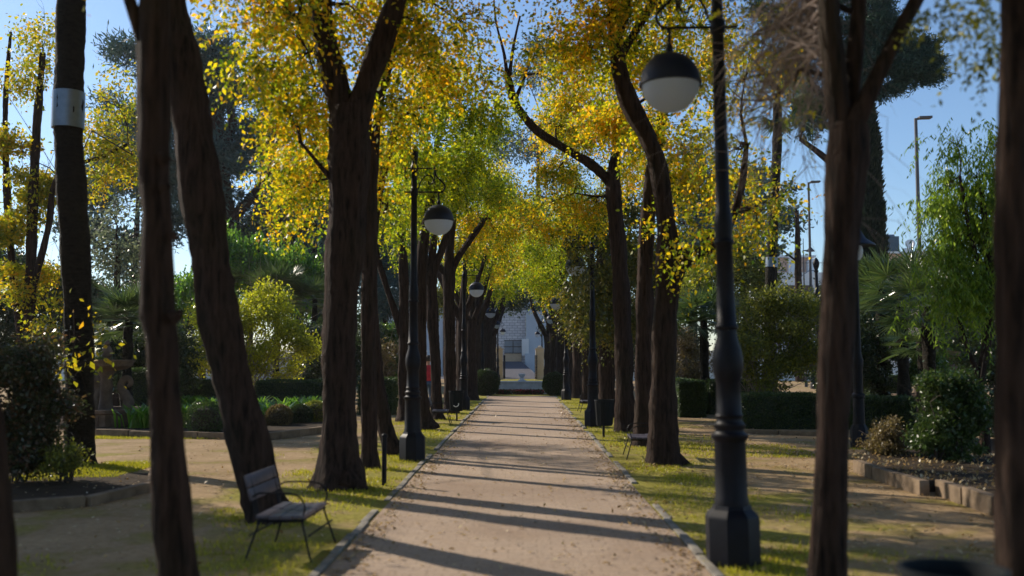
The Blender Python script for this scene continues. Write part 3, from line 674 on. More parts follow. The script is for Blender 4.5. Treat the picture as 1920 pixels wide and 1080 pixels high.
P = poly((1247, 878, 44), (1245, 850, 33), (1244, 780, 26), (1245, 680, 23), (1248, 590, 22), (1254, 530, 26), (1258, 495, 29), (1254, 460, 21), (1249, 410, 18), (1241, 350, 17), (1231, 300, 17), (1211, 250, 17), (1185, 202, 18), (1166, 150, 17), (1157, 95, 15), (1152, 30, 13), (1148, -60, 11), (1140, -180, 8), Y=15.5)
l1 = poly((1262, 515, 20), (1285, 490, 14), (1320, 470, 11), (1352, 448, 9), (1376, 400, 8), (1392, 340, 7), (1400, 270, 5), Y=15.4)
l2 = poly((1160, 110, 10), (1185, 70, 8), (1212, 25, 8), (1235, -20, 7), (1265, -100, 5), Y=15.6)
l3 = poly((1158, 70, 8), (1175, 20, 8), (1180, -40, 7), Y=15.3)
root = [poly((1255, 855, 20), (1280, 868, 11), (1295, 874, 5), Y=15.4)]
tree('avenue_tree', gbase(P[0]), 'reddish right trunk that bends and twists left high above the bench', 'tree', AVE, [P, l1, l2, l3] + root,
     [blob(1090, 60, 15.5, 75, 80), blob(1230, 40, 16.4, 75, 70), blob(1180, 120, 16.5, 65, 60), blob(1300, 160, 16.2, 60, 70, .6), blob(1420, 400, 15.5, 55, 55, .55), blob(1330, 440, 15, 60, 35, .6), blob(1380, 300, 16.3, 55, 60, .4), blob(1110, -40, 15.2, 90, 60), blob(1400, 130, 16.5, 60, 90, .35),
      blob(1290, 475, 14.6, 50, 14, .9), blob(1040, 100, 15.6, 40, 60, .7), wb(2.4, 14.5, 8.7, 2.6, 2.4, 1.4), wb(3, 11.5, 7.8, 2.4, 2.2, 1.3), wb(.6, 14, 9.2, 1.8, 2.2, 1.0), wb(3.8, 12, 9.1, 3.2, 2.4, 1.3, 2)], M['yellow'], M['bark_red'], dens=2.4, clump=.36, L=.08, W=.047, rach=.36)  # wb clumps added overhead, unseen, to cut fill from the sky
P = poly((1208, 842, 26), (1207, 810, 18), (1207, 700, 16), (1209, 560, 15), (1213, 430, 14), (1222, 330, 12), (1238, 250, 10), (1250, 150, 8), (1258, 40, 6), Y=18.7)
tree('avenue_tree', gbase(P[0]), 'straight dark trunk partly hidden behind the twisted reddish trunk on the right', 'tree', AVE, [P],
     [blob(1250, 240, 18.7, 70, 60), blob(1310, 290, 19, 65, 60, .8), blob(1280, 370, 19, 55, 50, .8), blob(1170, 210, 19.5, 60, 70), blob(1400, 350, 19.5, 50, 50, .4), blob(1280, 420, 18.2, 35, 35, .8), blob(1330, 60, 19, 70, 70, .6), wb(2.8, 18.7, 10, 2.6, 2.4, 1.4), wb(.4, 19, 10.8, 2, 2.4, 1.2), wb(2.5, 19, 11.6, 3.5, 2.4, 1.5, 1.8)], M['yellow'], M['bark'], dens=2.5, L=.085, W=.048, clump=.38)  # overhead wb clumps are unseen, added to weaken sky fill
P = poly((1174, 812, 27), (1172, 785, 19), (1170, 700, 17), (1166, 580, 16), (1158, 450, 15), (1151, 370, 15), (1150, 330, 13), (1158, 270, 9), (1165, 200, 6), Y=22.5)
l1 = poly((1150, 352, 10), (1130, 328, 9), (1105, 306, 9), (1075, 288, 8), (1045, 270, 8), (1008, 246, 8), (980, 215, 8), (962, 185, 8), (953, 150, 7), (946, 140, 4), Y=22.5)
tws = [poly((952, 152, 4), (945, 100, 3), (930, 40, 2), (925, -20, 1), Y=22.5), poly((954, 152, 4), (962, 90, 3), (975, 30, 2), Y=22.5), poly((965, 190, 4), (985, 140, 2), (1000, 90, 1), Y=22.5)]
tree('avenue_tree', gbase(P[0]), 'right trunk by the bench with one long crooked limb reaching left over the path', 'tree', AVE, [P, l1] + tws,
     [blob(1060, 170, 23.2, 70, 70), blob(1120, 230, 23, 60, 60), blob(1050, 240, 23.6, 60, 45), blob(1110, 380, 23.2, 60, 50), blob(1040, 330, 23.8, 60, 45, .9), blob(1010, 400, 24, 50, 45, .8), blob(1180, 290, 23.8, 50, 60)], M['yellow'], M['bark_red'], dens=2.4, L=.08, W=.045, clump=.4, k=8)
P = poly((1139, 785, 22), (1138, 750, 16), (1138, 650, 15), (1135, 560, 14), (1130, 460, 11), (1128, 380, 8), Y=28)
tree('avenue_tree', gbase(P[0]), 'dense dark green bushy tree overhanging the second right globe lamp', 'tree', AVE, [P],
     [blob(1105, 500, 23.6, 22, 32, .8), blob(1120, 420, 27, 50, 50, 1.3), blob(1130, 500, 26.5, 60, 55, 1.3), blob(1105, 560, 26.5, 42, 45, 1.2), blob(1150, 590, 27, 55, 40, 1.2), blob(1110, 605, 26, 28, 24, .8), blob(1200, 480, 28, 50, 70, 1.2), blob(1180, 400, 28, 50, 40, 1.2), blob(1200, 580, 28.5, 40, 50, 1.0)], M['deep_green'], M['bark'], dens=3.4, L=.11, W=.05, clump=.42, k=8, rach=.45, droop=1.0)
generic(1118, 33, 'right row trunk left of the dense bushy tree, behind the second right lamp', [(1050, 430, 34, 50, 40), (1020, 460, 34, 40, 40), (1080, 350, 34, 50, 40)], 'yellow_green', .2)
generic(1100, 37, 'right row trunk close behind the distant right bench back', [(1040, 500, 38, 40, 35), (1010, 520, 38, 30, 30), (1060, 470, 38, 30, 40)], 'yellow_green', .19)
generic(1083, 42, 'right row trunk just right of the third right lamp column', [(1010, 490, 43, 40, 35), (990, 450, 43, 30, 50), (1055, 545, 42, 25, 25)], 'yellow', .22)
generic(1072, 47, 'right row trunk immediately behind the third right lamp column', [(1030, 540, 48, 30, 22), (1000, 420, 48, 35, 40)], 'yellow_green', .25)
generic(1052, 53, 'right row trunk rising above the right edge of the right round bush', [(1030, 470, 53, 35, 35)], 'yellow_green', .28)
generic(1040, 60, 'right row trunk directly behind the centre of the right round bush', [(1020, 510, 60, 28, 30)], 'deep_green', .3)
generic(1029, 70, 'farthest right row trunk, close to the right tan gate pillar', [(1010, 500, 71, 24, 24)], 'deep_green', .34)

# --- palms with steel bands
def tall_palm(base_px, base_py, Y, pts, band, lab, topz):
    P = poly(*pts, Y=Y); last = P[0][-1]
    P[0].append(Vector((last.x + .05, Y, topz))); P[1].append(P[1][-1] * .9)
    t = empty('tall_palm', (P[0][0].x, Y, 0), lab, 'palm tree')
    mb = MB(); mb.tube(P[0], P[1], 18, step=.07, ridge=.07, seed=int(Y)); mb.build('trunk', M['bark_palm'], t, world_coords=True, angle=75)
    a, b = at(band[0], band[1], Y), at(band[2], band[3], Y); r_ = band[4] * Y / FPX
    m2 = MB(); m2.tube([a, (a + b) / 2, b], r_, 24); m2.build('steel_band', M['steel'], t, world_coords=True)
    g = rng(); V = []; c = P[0][-1]
    fans(V, c, g, 26, 1.1, .8, up=.1)
    mesh_obj('crown', quads_mesh('crown', np.concatenate(V)), M['palm'], t, True)
    return t
def fans(V, c, g, n, reach, fan_r, up=.5, seg=22, blade_w=.055):
    """n palm fans on stalks round a growing point"""
    c = np.array(c)
    for i in range(n):
        az = g.uniform(0, 6.283); el = g.uniform(up - .7, up + .9)
        d = np.array([math.cos(az) * math.cos(el), math.sin(az) * math.cos(el), math.sin(el)])
        hub = c + d * reach * g.uniform(.6, 1.1) + np.array([0, 0, -.15 * reach])
        s = norm(np.cross(d, np.array([0, 0, 1.0]) + g.standard_normal(3) * .25)); nn = np.cross(s, d)
        a = np.linspace(-1.75, 1.75, seg) + g.standard_normal(seg) * .03
        dirs = np.cos(a)[:, None] * d + np.sin(a)[:, None] * s + np.array([0, 0, -.16]) + nn * .12 * np.abs(np.sin(a))[:, None]
        L = fan_r * (.75 + .3 * np.cos(a / 2)) * g.uniform(.8, 1.15)
        V.append(blades(np.repeat(hub[None], seg, 0), dirs, L, blade_w * fan_r / .8, g, nrm=np.repeat(nn[None], seg, 0) + g.standard_normal((seg, 3)) * .25, wide=.4))
        V.append(blades(c[None], (hub - c)[None], np.array([np.linalg.norm(hub - c)]), np.array([.035]), g))
tall_palm(150, 872, 15.3, [(153, 885, 36), (151, 860, 28), (149, 800, 26), (148, 650, 26), (143, 500, 27), (136, 380, 27), (128, 250, 27), (130, 120, 27), (133, 0, 27), (135, -120, 26)], (127, 241, 129, 173, 29.5), 'tall palm trunk with a steel band, at left beside the red tipped bush', 10.5)
tall_palm(1446, 740, 38, [(1443, 745, 14), (1444, 640, 11), (1446, 520, 10.5), (1450, 420, 10), (1454, 330, 9.5), (1457, 280, 9)], (1446.5, 501, 1447.5, 483, 11.6), 'distant palm trunk with a pale steel band beside the white terrace house', 11.5)

# --- left autumn tree
P = poly((48, 830, 18), (50, 760, 13), (55, 600, 11), (60, 420, 10), (68, 250, 8), (80, 100, 6), Y=26.5)
l1 = poly((52, 700, 9), (30, 560, 8), (15, 400, 7), (10, 200, 5), (20, 60, 3), Y=26.6); l2 = poly((57, 560, 7), (90, 430, 6), (110, 330, 5), (200, 290, 4), (240, 270, 3), Y=26.4)
tree('autumn_tree', gbase(P[0]), 'slender multi stemmed tree with sparse orange and yellow leaves at far left', 'tree', None, [P, l1, l2],
     [blob(40, 130, 26.5, 45, 70, .35), blob(90, 60, 26.5, 50, 70, .3), blob(20, 290, 26.3, 45, 70, .75), blob(80, 330, 26.8, 50, 80, .75), blob(40, 430, 26.5, 60, 60, .9), blob(200, 260, 26.6, 55, 45, .7), blob(220, 190, 26.6, 30, 50, .4), blob(190, 330, 26.8, 40, 35, .5), blob(60, 520, 26.6, 60, 50, .7), blob(240, 300, 26.3, 30, 30, .5), blob(110, 600, 25, 50, 50, .3), blob(140, 650, 14.6, 14, 70, .3)],
     M['orange'], M['bark'], 'broad', .105, .06, 2.6, .42, sides=10, branch_r=.02)

P = [Vector((-10.4, 14.6, -.05)), Vector((-10.3, 14.5, 1.5)), Vector((-10.5, 14.3, 3.0)), Vector((-10.6, 14.2, 4.6))]  # tree out of view, put in for the shade it casts
tree('autumn_tree', (-10.4, 14.6, 0), 'unseen leafy tree added outside the left edge to shade the near left ground', 'tree', None, [(P, [.16, .12, .1, .06])],
     [wb(-10.6, 14.4, 4.9, 2.0, 1.8, 1.3, 1.1), wb(-9.4, 12.6, 4.4, 1.5, 1.5, 1.0, 1.0), wb(-12.6, 15.6, 5.2, 2, 2, 1.3, 1.1), wb(-9.0, 11.0, 3.9, 1.3, 1.3, .9, .9)], M['orange'], M['bark'], 'broad', .085, .048, 2.6, .3, sides=10, branch_r=.02)

# --- conifers and other background trees
P = poly((415, 700, 26), (420, 480, 22), (412, 300, 18), (405, 200, 12), (400, 120, 6), Y=66)
l1 = poly((415, 300, 10), (435, 230, 8), (420, 170, 6), Y=66); l2 = poly((416, 420, 11), (350, 340, 9), (300, 250, 6), Y=66); l3 = poly((418, 430, 11), (480, 360, 9), (520, 300, 6), Y=66)
tree('pine_tree', gbase(P[0]), 'large blue green conifer filling the sky behind the leaning left trunk', 'tree', 'pine trees behind the garden', [P, l1, l2, l3],
     [blob(400, 90, 66, 55, 40), blob(330, 140, 66, 60, 67, .9), blob(250, 110, 66, 60, 40, .7), blob(460, 160, 67, 60, 50), blob(390, 220, 66, 80, 50), blob(240, 230, 66, 60, 50, .7), blob(300, 300, 65, 70, 50), blob(480, 270, 67, 70, 60), blob(420, 330, 66, 80, 60), blob(230, 320, 65, 40, 40, .7), blob(520, 370, 67, 60, 60), blob(360, 400, 66, 70, 50, .9), blob(470, 440, 67, 80, 50), blob(560, 450, 68, 50, 50), blob(300, 420, 66, 40, 40, .8)],
     M['pine_far'], M['bark'], 'needle', .42, .09, 4.0, 1.0, sides=10, step=.4, branch_r=.07)
P = poly((1580, 700, 22), (1585, 450, 18), (1590, 300, 16), (1600, 150, 13), (1620, 30, 8), (1630, -60, 5), Y=50)
l1 = poly((1592, 230, 9), (1640, 180, 7), (1690, 150, 6), (1735, 120, 4), Y=50); l2 = poly((1592, 270, 9), (1550, 200, 7), (1500, 120, 5), Y=50); l3 = poly((1588, 330, 8), (1540, 290, 6), (1500, 260, 4), Y=50)
tree('pine_tree', gbase(P[0]), 'dark pine with a branch tip reaching right against open blue sky', 'tree', 'pine trees behind the garden', [P, l1, l2, l3],
     [blob(1640, 30, 50, 55, 45), blob(1650, 105, 50, 50, 32), blob(1705, 95, 50, 32, 22), blob(1742, 95, 50, 30, 24), blob(1750, 140, 50, 24, 16), blob(1715, 150, 50, 40, 18), blob(1660, 165, 50, 38, 20), blob(1600, 90, 51, 50, 60), blob(1690, 120, 50, 50, 34, 1.2), blob(1745, 118, 50, 34, 32, 1.3), blob(1660, 70, 50, 50, 36, 1.2), blob(1620, 140, 50, 40, 40), blob(1530, 60, 51, 60, 50, .8), blob(1480, 130, 51, 60, 50, .7), blob(1560, 180, 51, 60, 50, .8), blob(1510, 230, 51, 50, 40, .7), blob(1600, -20, 51, 70, 40), blob(1450, 30, 51, 50, 40, .6)],
     M['pine'], M['bark'], 'needle', .24, .055, 3.6, .3, sides=10, step=.4, branch_r=.06)
def cypress(px, ytop, Y, w, lab):
    x = gx(px, Y); zt = at(px, ytop, Y).z; g = rng(); t = empty('cypress_tree', (x, Y, 0), lab, 'tree')
    mb = MB(); mb.tube([(x, Y, -.05), (x, Y, zt * .9)], [.22, .05], 8); mb.build('trunk', M['bark'], t, world_coords=True)
    n = 16000; z = 1.0 + (zt - 1.0) * g.random(n) ** .9; fr = (z - 1.0) / (zt - 1.0)
    prof = w * np.clip(np.minimum(.55 + fr * 2.2, 1) * (1 - fr ** 5 * .9), .05, 1)
    a = g.random(n) * 6.283; bump_ = .86 + .2 * np.sin(a * 3 + z * 1.7) * np.sin(z * 2.6 + a) + .1 * g.standard_normal(n)
    r_ = prof * bump_ * (.75 + .25 * g.random(n) ** .5)
    p = np.stack([x + r_ * np.cos(a), Y + r_ * np.sin(a), z], 1)
    d = np.stack([np.cos(a) * .5, np.sin(a) * .5, np.full(n, 1.0)], 1) + g.standard_normal((n, 3)) * .3
    mesh_obj('crown', quads_mesh('crown', blades(p, d, .32 * (.6 + .7 * g.random(n)), .11, g)), M['cypress'], t, True)
cypress(1637, 175, 46, .66, 'tall narrow dark cypress right of the near forked trunk')

def simple_tree(px, pyb, Y, bl, lab, mat, kind='broad', name='garden_tree', L=None, dens=2.2, hw=.15, group=None, bark='bark', lean=0, clump=None, cat='tree', **kw):
    x = gx(px, Y); zc = max(1.0, min(np.mean([at(b[0], b[1], Y).z for b in bl]), 30))
    P = ([Vector((x, Y, -.05)), Vector((x + lean * .3, Y, zc * .35)), Vector((x + lean * .7, Y, zc * .7)), Vector((x + lean, Y, zc))], [hw * 1.3, hw, hw * .8, hw * .45])
    L = L or max(.09, Y / 330)
    return tree(name, (x, Y, 0), lab, cat, group, [P], [blob(b[0], b[1], Y + (b[5] if len(b) > 5 else 0), b[2], b[3], b[4] if len(b) > 4 else 1) for b in bl], M[mat], M[bark], kind, L, L * .5, dens, clump or max(.3, Y / 70), sides=10, step=.3, branch_r=hw * .3, **kw)
BT = 'background trees beyond the garden'
simple_tree(215, 0, 34, [(215, 400, 45, 40, .5), (230, 470, 50, 45, .7), (190, 470, 40, 45, .6), (250, 520, 40, 30, .8)], 'pale grey green airy tree in the gap right of the banded palm', 'grey_green', L=.13, dens=1.1, twigmat=M['twig'])
simple_tree(660, 0, 60, [(640, 470, 60, 60), (720, 530, 60, 70), (690, 430, 60, 60), (760, 470, 50, 60), (600, 540, 50, 50)], 'hazy blue green tree in the gap left of the nearest left lamp', 'pine_far', group=BT, hw=.3)
simple_tree(1010, 0, 128, [(1000, 130, 60, 60, .6), (1060, 90, 60, 60, .6), (960, 270, 50, 60, .7), (1030, 250, 60, 60), (960, 400, 50, 60), (1020, 420, 60, 60)], 'tall far bluish tree whose top shows through the yellow leaves at centre', 'pine_far', group=BT, hw=.4, dens=1.3)
simple_tree(905, 0, 88, [(955, 555, 30, 22), (985, 560, 28, 20), (920, 540, 30, 30), (1010, 545, 28, 26)], 'far dark evergreen hanging over the blockwork building beyond the gate', 'dark', group=BT, hw=.3)
simple_tree(860, 0, 75, [(850, 520, 40, 40), (820, 560, 40, 40), (880, 560, 30, 30)], 'far green tree behind the left trunk row, above the pale wall', 'olive', group=BT, hw=.3)
simple_tree(80, 0, 40, [(-40, 560, 70, 70), (20, 520, 60, 50), (60, 560, 60, 60), (140, 560, 60, 60), (100, 620, 70, 50), (30, 640, 60, 60), (190, 610, 50, 50)], 'dark evergreen behind the sparse orange tree at far left', 'dark', group=BT, hw=.2, dens=4)
simple_tree(300, 0, 47, [(240, 620, 60, 60), (280, 560, 50, 50), (330, 600, 50, 60), (210, 570, 40, 50)], 'dark glossy evergreen behind the left stone fountain', 'dark', group=BT, hw=.2)
simple_tree(560, 0, 64, [(540, 560, 60, 60), (610, 600, 50, 70), (480, 520, 60, 50), (580, 500, 60, 40)], 'mid green tree behind the fan palms left of the thick trunk', 'green', group=BT, hw=.2, dens=3.2)
simple_tree(1320, 0, 48, [(1290, 540, 40, 50), (1340, 520, 50, 50), (1390, 500, 50, 50), (1420, 540, 50, 45), (1360, 590, 60, 50)], 'dull olive tree behind the near right lamp column', 'olive', group=BT, hw=.2, dens=2.8)
simple_tree(1400, 0, 62, [(1330, 460, 50, 50), (1400, 440, 50, 40), (1380, 500, 50, 40), (1290, 430, 40, 60)], 'far bluish tree between near right lamp and banded palm', 'pine_far', group=BT, hw=.25, dens=1.6)
simple_tree(1245, 0, 52, [(1240, 560, 60, 60), (1200, 620, 50, 60), (1270, 640, 60, 60), (1230, 500, 50, 50), (1170, 660, 40, 50)], 'dark tree seen between the right row trunks behind the hedge', 'dark', group=BT, hw=.2)
simple_tree(1600, 0, 44, [(1560, 560, 50, 40), (1610, 560, 50, 50), (1660, 540, 40, 30), (1580, 620, 60, 50), (1650, 600, 50, 50)], 'dark leafy tree around the foot of the tall cypress', 'dark', group=BT, hw=.2, dens=3)
simple_tree(1880, 0, 34, [(1850, 600, 70, 60), (1900, 520, 60, 80), (1800, 640, 60, 50), (1900, 650, 50, 60)], 'dark tree behind the weeping pepper tree at right', 'dark', group=BT, hw=.2, dens=3)
for a_ in [(250, 72, [(200, 330, 50, 60), (250, 280, 55, 60), (180, 420, 50, 60), (290, 360, 50, 60), (230, 460, 60, 50)], 'bluish conifer left of the large blue green conifer', 'pine_far', 'needle'),
           (560, 76, [(540, 330, 60, 60), (600, 380, 60, 70), (560, 430, 60, 60), (620, 300, 50, 60), (590, 480, 60, 50)], 'bluish conifer between the leaning trunk and thick forked trunk', 'pine_far', 'needle'),
           (720, 70, [(700, 440, 50, 60), (740, 400, 50, 60), (690, 520, 50, 60), (760, 500, 40, 60), (730, 580, 50, 50)], 'dark tree filling the gap left of the nearest left lamp', 'pine_far', 'broad'),
           (1300, 70, [(1280, 330, 60, 60), (1340, 380, 60, 60), (1300, 450, 60, 60), (1380, 420, 50, 60)], 'bluish tree behind the near right lamp column', 'pine_far', 'needle'),
           (1500, 74, [(1480, 400, 40, 50, .6), (1440, 330, 40, 60, .6), (1420, 460, 40, 40, .8)], 'bluish tree close behind the banded palm', 'pine_far', 'needle')]:
    simple_tree(a_[0], 0, a_[1], a_[2], a_[3], a_[4], a_[5], group=BT, hw=.3, dens=2.2, L=.42 if a_[5] == 'needle' else None)
for a_ in [(380, 50, [(350, 560, 45, 35, .9), (400, 530, 40, 40, .9)], 'sunlit green tree just left of the leaning trunk at mid height'), (640, 46, [(610, 540, 40, 40), (580, 520, 40, 40)], 'sunlit green tree close to the left side of the thick forked trunk')]:
    simple_tree(a_[0], 0, a_[1], a_[2], a_[3], 'green', group=BT, hw=.15, dens=2.2)
# weeping pepper tree
P = poly((1850, 885, 12), (1845, 800, 9), (1838, 720, 8), (1850, 640, 8), (1858, 560, 7), (1850, 450, 6), (1840, 350, 4), Y=15.8)
l1 = poly((1840, 720, 6), (1810, 640, 4), (1790, 560, 3), Y=15.8); l2 = poly((1854, 560, 5), (1820, 440, 4), (1800, 330, 3), Y=15.8); l3 = poly((1855, 600, 5), (1880, 480, 4), (1880, 350, 3), Y=16)
tree('pepper_tree', gbase(P[0]), 'bright green weeping pepper tree with hanging strands at right', 'tree', None, [P, l1, l2, l3],
     [blob(1795, 265, 16, 26, 40, .55), blob(1875, 260, 16, 22, 45, .5), blob(1830, 330, 16, 60, 40, .9), blob(1800, 390, 16, 45, 50), blob(1870, 380, 16.2, 45, 60), blob(1780, 350, 16, 25, 30, .6), blob(1830, 450, 16, 60, 45), blob(1780, 470, 15.8, 35, 40, .7), blob(1850, 520, 16, 55, 40), blob(1790, 530, 15.8, 50, 30, .8), blob(1760, 560, 15.6, 20, 30, .5), blob(1900, 480, 16, 40, 70)],
     M['willow'], M['bark_red'], 'weep', .095, .026, 3.6, .25, sides=10, branch_r=.014, strand=.55)

# ------------------------------------------------------------------ shrubs, hedges, palms, flower clumps
def shrub(px, pyb, bl, lab, mat, L=.07, dens=3.0, clump=.14, group=None, twig=M['twig_dark'], stems=7, name='shrub', kind='broad', Wf=.5, cat='shrub', Y=None, **kw):
    if Y is None: Y = ground(px, pyb).y
    x = gx(px, Y); g = rng(); t = empty(name, (x, Y, 0), lab, cat, group)
    B = [blob(b[0], b[1], Y + (b[5] if len(b) > 5 else 0), b[2], b[3], b[4] if len(b) > 4 else 1) for b in bl]
    mb = MB()
    for c, r_, w in B:
        for k in range(max(1, stems // len(B) + 1)):
            e = np.array(c) + norm(g.standard_normal(3)) * np.array(r_) * .75; s = np.array([x + g.uniform(-.12, .12), Y + g.uniform(-.1, .1), -.02])
            twigs(mb, s, [e], g, .016, 4, 5)
    mb.build('stems', twig, t, world_coords=True)
    fn = {'broad': broadleaf, 'weep': weeping, 'pinnate': pinnate}[kind]
    mesh_obj('foliage', quads_mesh('foliage', fn(B, g, L, L * Wf, dens, clump, **kw)), M[mat], t, True)
    return t
SH = 'garden shrubs behind the hedges'
shrub(45, 905, [(40, 715, 62, 60, 1.2), (70, 780, 42, 60, 1.4), (20, 800, 60, 70, 1.4), (60, 680, 45, 35), (-70, 740, 90, 100, 1.3), (-190, 730, 90, 110, 1.2), (-300, 740, 90, 110, 1.2), (60, 850, 45, 35)], 'large dark bush with reddish shoot tips at the left edge', 'redtip', .06, 4.2, .2)  # clumps past the left edge are unseen, added to shade the ground
shrub(130, 905, [(128, 845, 30, 22), (110, 870, 25, 20, .8), (140, 870, 20, 20, .6)], 'small low green bush below the banded palm', 'olive', .05, 2.4, .1)
shrub(450, 760, [(400, 620, 60, 60), (470, 600, 55, 50), (370, 670, 45, 45, .9), (450, 680, 60, 40), (530, 620, 50, 55), (560, 670, 35, 40, .9), (500, 560, 40, 25, .6), (540, 700, 40, 20, .6)], 'airy yellow leaved shrub with grey twigs behind the leaning left trunk', 'lime', .1, 2.2, .32, twig=M['twig'], stems=60, Y=32)
shrub(715, 740, [(718, 670, 24, 30), (725, 700, 22, 20), (705, 650, 15, 18, .6)], 'brownish thinning shrub left of the nearest left lamp column', 'brown_leaf', .1, 1.8, .22, twig=M['twig'], Y=36)
shrub(735, 735, [(738, 620, 26, 40, 1.2), (735, 680, 24, 34, 1.2), (742, 715, 22, 20)], 'bright green tall bush just left of the nearest left lamp column', 'green', .12, 2.6, .25, Y=40)
shrub(620, 735, [(600, 640, 50, 40, 1.1), (650, 690, 50, 40, 1.1), (690, 640, 30, 50), (590, 690, 40, 40)], 'dark glossy shrub seen on both sides of the thick forked trunk', 'dark', .11, 2.8, .25, Y=38)
shrub(270, 735, [(260, 690, 60, 50, 1.2), (310, 650, 60, 60, 1.2), (200, 680, 50, 50, 1.2), (340, 710, 40, 30)], 'black green shrub right behind the left stone fountain', 'dark', .1, 3, .22, Y=30)
shrub(1420, 800, [(1440, 590, 60, 45, 1.), (1400, 640, 50, 50), (1480, 620, 60, 60), (1440, 690, 70, 45), (1510, 670, 40, 60), (1390, 690, 35, 35), (1520, 590, 30, 35)], 'broad yellow green shrub between near right lamp and forked trunk', 'olive', .085, 2.2, .28, twig=M['twig'], stems=24, Y=25)
shrub(1290, 720, [(1285, 680, 30, 40), (1320, 690, 30, 30), (1275, 640, 25, 30)], 'twiggy purplish shrub behind the clipped hedge on the right', 'brown_leaf', .08, 1.4, .2, twig=M['twig'], stems=18, Y=32)
shrub(1270, 700, [(1275, 530, 24, 36, .7), (1265, 500, 14, 22, .6)], 'small lit yellow shrub top right of the twisted reddish trunk', 'lime', .11, 1.4, .25, Y=40)
shrub(1600, 800, [(1590, 620, 50, 45), (1640, 660, 50, 50), (1570, 690, 50, 50), (1650, 720, 40, 30)], 'dark leafy shrub around the hat shaded lamp post', 'dark', .085, 2.6, .2, Y=27)
shrub(1735, 760, [(1725, 680, 40, 36, 1.2), (1710, 650, 28, 25), (1745, 700, 40, 25)], 'rounded bright topped bush beside the right stone fountain', 'green', .085, 3, .18, Y=26)
shrub(1760, 880, [(1775, 760, 58, 60, 1.5), (1750, 820, 40, 40, 1.3), (1790, 830, 50, 45, 1.4), (1740, 730, 30, 28), (1800, 720, 40, 26), (1830, 790, 30, 60)], 'large glossy leaved bush in the raised bed at right', 'hedge', .06, 4.2, .14)
shrub(1660, 868, [(1658, 812, 36, 28, 1.3), (1645, 835, 24, 20), (1680, 830, 28, 24)], 'small brownish round bush at the corner of the raised bed', 'brown_leaf', .045, 3.2, .08)
shrub(1870, 860, [(1870, 700, 40, 60), (1880, 780, 40, 60), (1850, 660, 40, 40)], 'shaded shrub filling the gap left of the right edge trunk', 'dark', .07, 2.2, .16, Y=19)
# ball bushes at the end of the path
def ball_bush(px, py, Y, r_, lab):
    c = at(px, py, Y); g = rng(); t = empty('round_bush', (c.x, Y, 0), lab, 'bush', 'round clipped bushes')
    n = 9000; u = norm(g.standard_normal((n, 3))); rr = r_ * (.84 + .16 * g.random(n) + .04 * np.sin(u[:, 0] * 9) * np.sin(u[:, 2] * 8))
    p = u * rr[:, None] * np.array([1, 1, .96]) + np.array([c.x, Y, r_ * .95]); p = p[p[:, 2] > .01]; u = norm(p - np.array([c.x, Y, r_]))
    mesh_obj('foliage', quads_mesh('foliage', blades(p, u * .8 + g.standard_normal(p.shape) * .6, .075, .04, g)), M['dark'], t, True)
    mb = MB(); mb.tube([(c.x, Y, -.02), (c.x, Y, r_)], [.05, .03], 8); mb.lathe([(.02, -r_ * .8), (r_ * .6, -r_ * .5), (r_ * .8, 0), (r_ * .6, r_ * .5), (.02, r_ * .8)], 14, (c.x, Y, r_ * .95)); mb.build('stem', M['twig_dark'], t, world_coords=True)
ball_bush(911, 718, 45.2, .62, 'round clipped dark bush at the left end of the path')
ball_bush(1040, 720, 45.2, .54, 'round clipped dark bush at the right end of the path')
# clipped hedges
def hedge(px0, px1, pyb, h, depth, lab, mat='hedge', L=.05, n=9000, Y=None, rz=0.0):
    Y = Y or ground((px0 + px1) / 2, pyb).y
    x0, x1 = gx(px0, Y), gx(px1, Y); w = x1 - x0; g = rng()
    t = empty('clipped_hedge', ((x0 + x1) / 2, Y, 0), lab, 'hedge', 'clipped box hedges', rz)
    u = g.random((n, 3)) - .5; face = g.choice(4, n, p=[.42, .3, .14, .14]); nr = np.zeros((n, 3))
    D = np.array([w, depth, h]); p = u * D
    p[face == 0, 1] = -depth / 2; nr[face == 0, 1] = -1
    p[face == 1, 2] = h / 2; nr[face == 1, 2] = 1
    p[face == 2, 0] = -w / 2; nr[face == 2, 0] = -1
    p[face == 3, 0] = w / 2; nr[face == 3, 0] = 1
    p += g.standard_normal((n, 3)) * .018 + nr * (.03 * np.sin(p[:, [0]] * 5) * np.sin(p[:, [2]] * 6 + 1))
    p[:, 1] += depth / 2; p[:, 2] += h / 2
    V = blades(p, nr * .7 + g.standard_normal((n, 3)) * .7, L * (.6 + .8 * g.random(n)), L * .5, g)
    mesh_obj('foliage', quads_mesh('foliage', V), M[mat], t)
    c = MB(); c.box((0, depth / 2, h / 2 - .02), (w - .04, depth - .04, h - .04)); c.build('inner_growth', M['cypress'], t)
hedge(1272, 1322, 783, 1.0, 5.0, 'clipped hedge with a sunlit end behind the twisted reddish trunk', n=16000)
hedge(1330, 1450, 775, 1.0, .8, 'long clipped hedge immediately right of the sunlit hedge end', Y=29.5)
hedge(1388, 1532, 805, .78, .9, 'lower shaded hedge left of the near right forked trunk')
hedge(1630, 1708, 748, 1.0, .8, 'clipped hedge block between hat lamp and glossy bush', Y=38)
hedge(1600, 1720, 808, .72, .7, 'low dark hedge in front of the hedge block by the hat lamp')
hedge(480, 606, 763, .95, .7, 'long low dark hedge behind the lily clumps at left', Y=30)
hedge(320, 420, 765, .95, .7, 'low dark hedge left of the leaning trunk', Y=31)
hedge(672, 736, 775, 1.05, 1.2, 'dark hedge block right of the thick forked trunk', Y=29)
hedge(230, 330, 775, 1.3, .6, 'dark hedge backing the left stone fountain', Y=28)
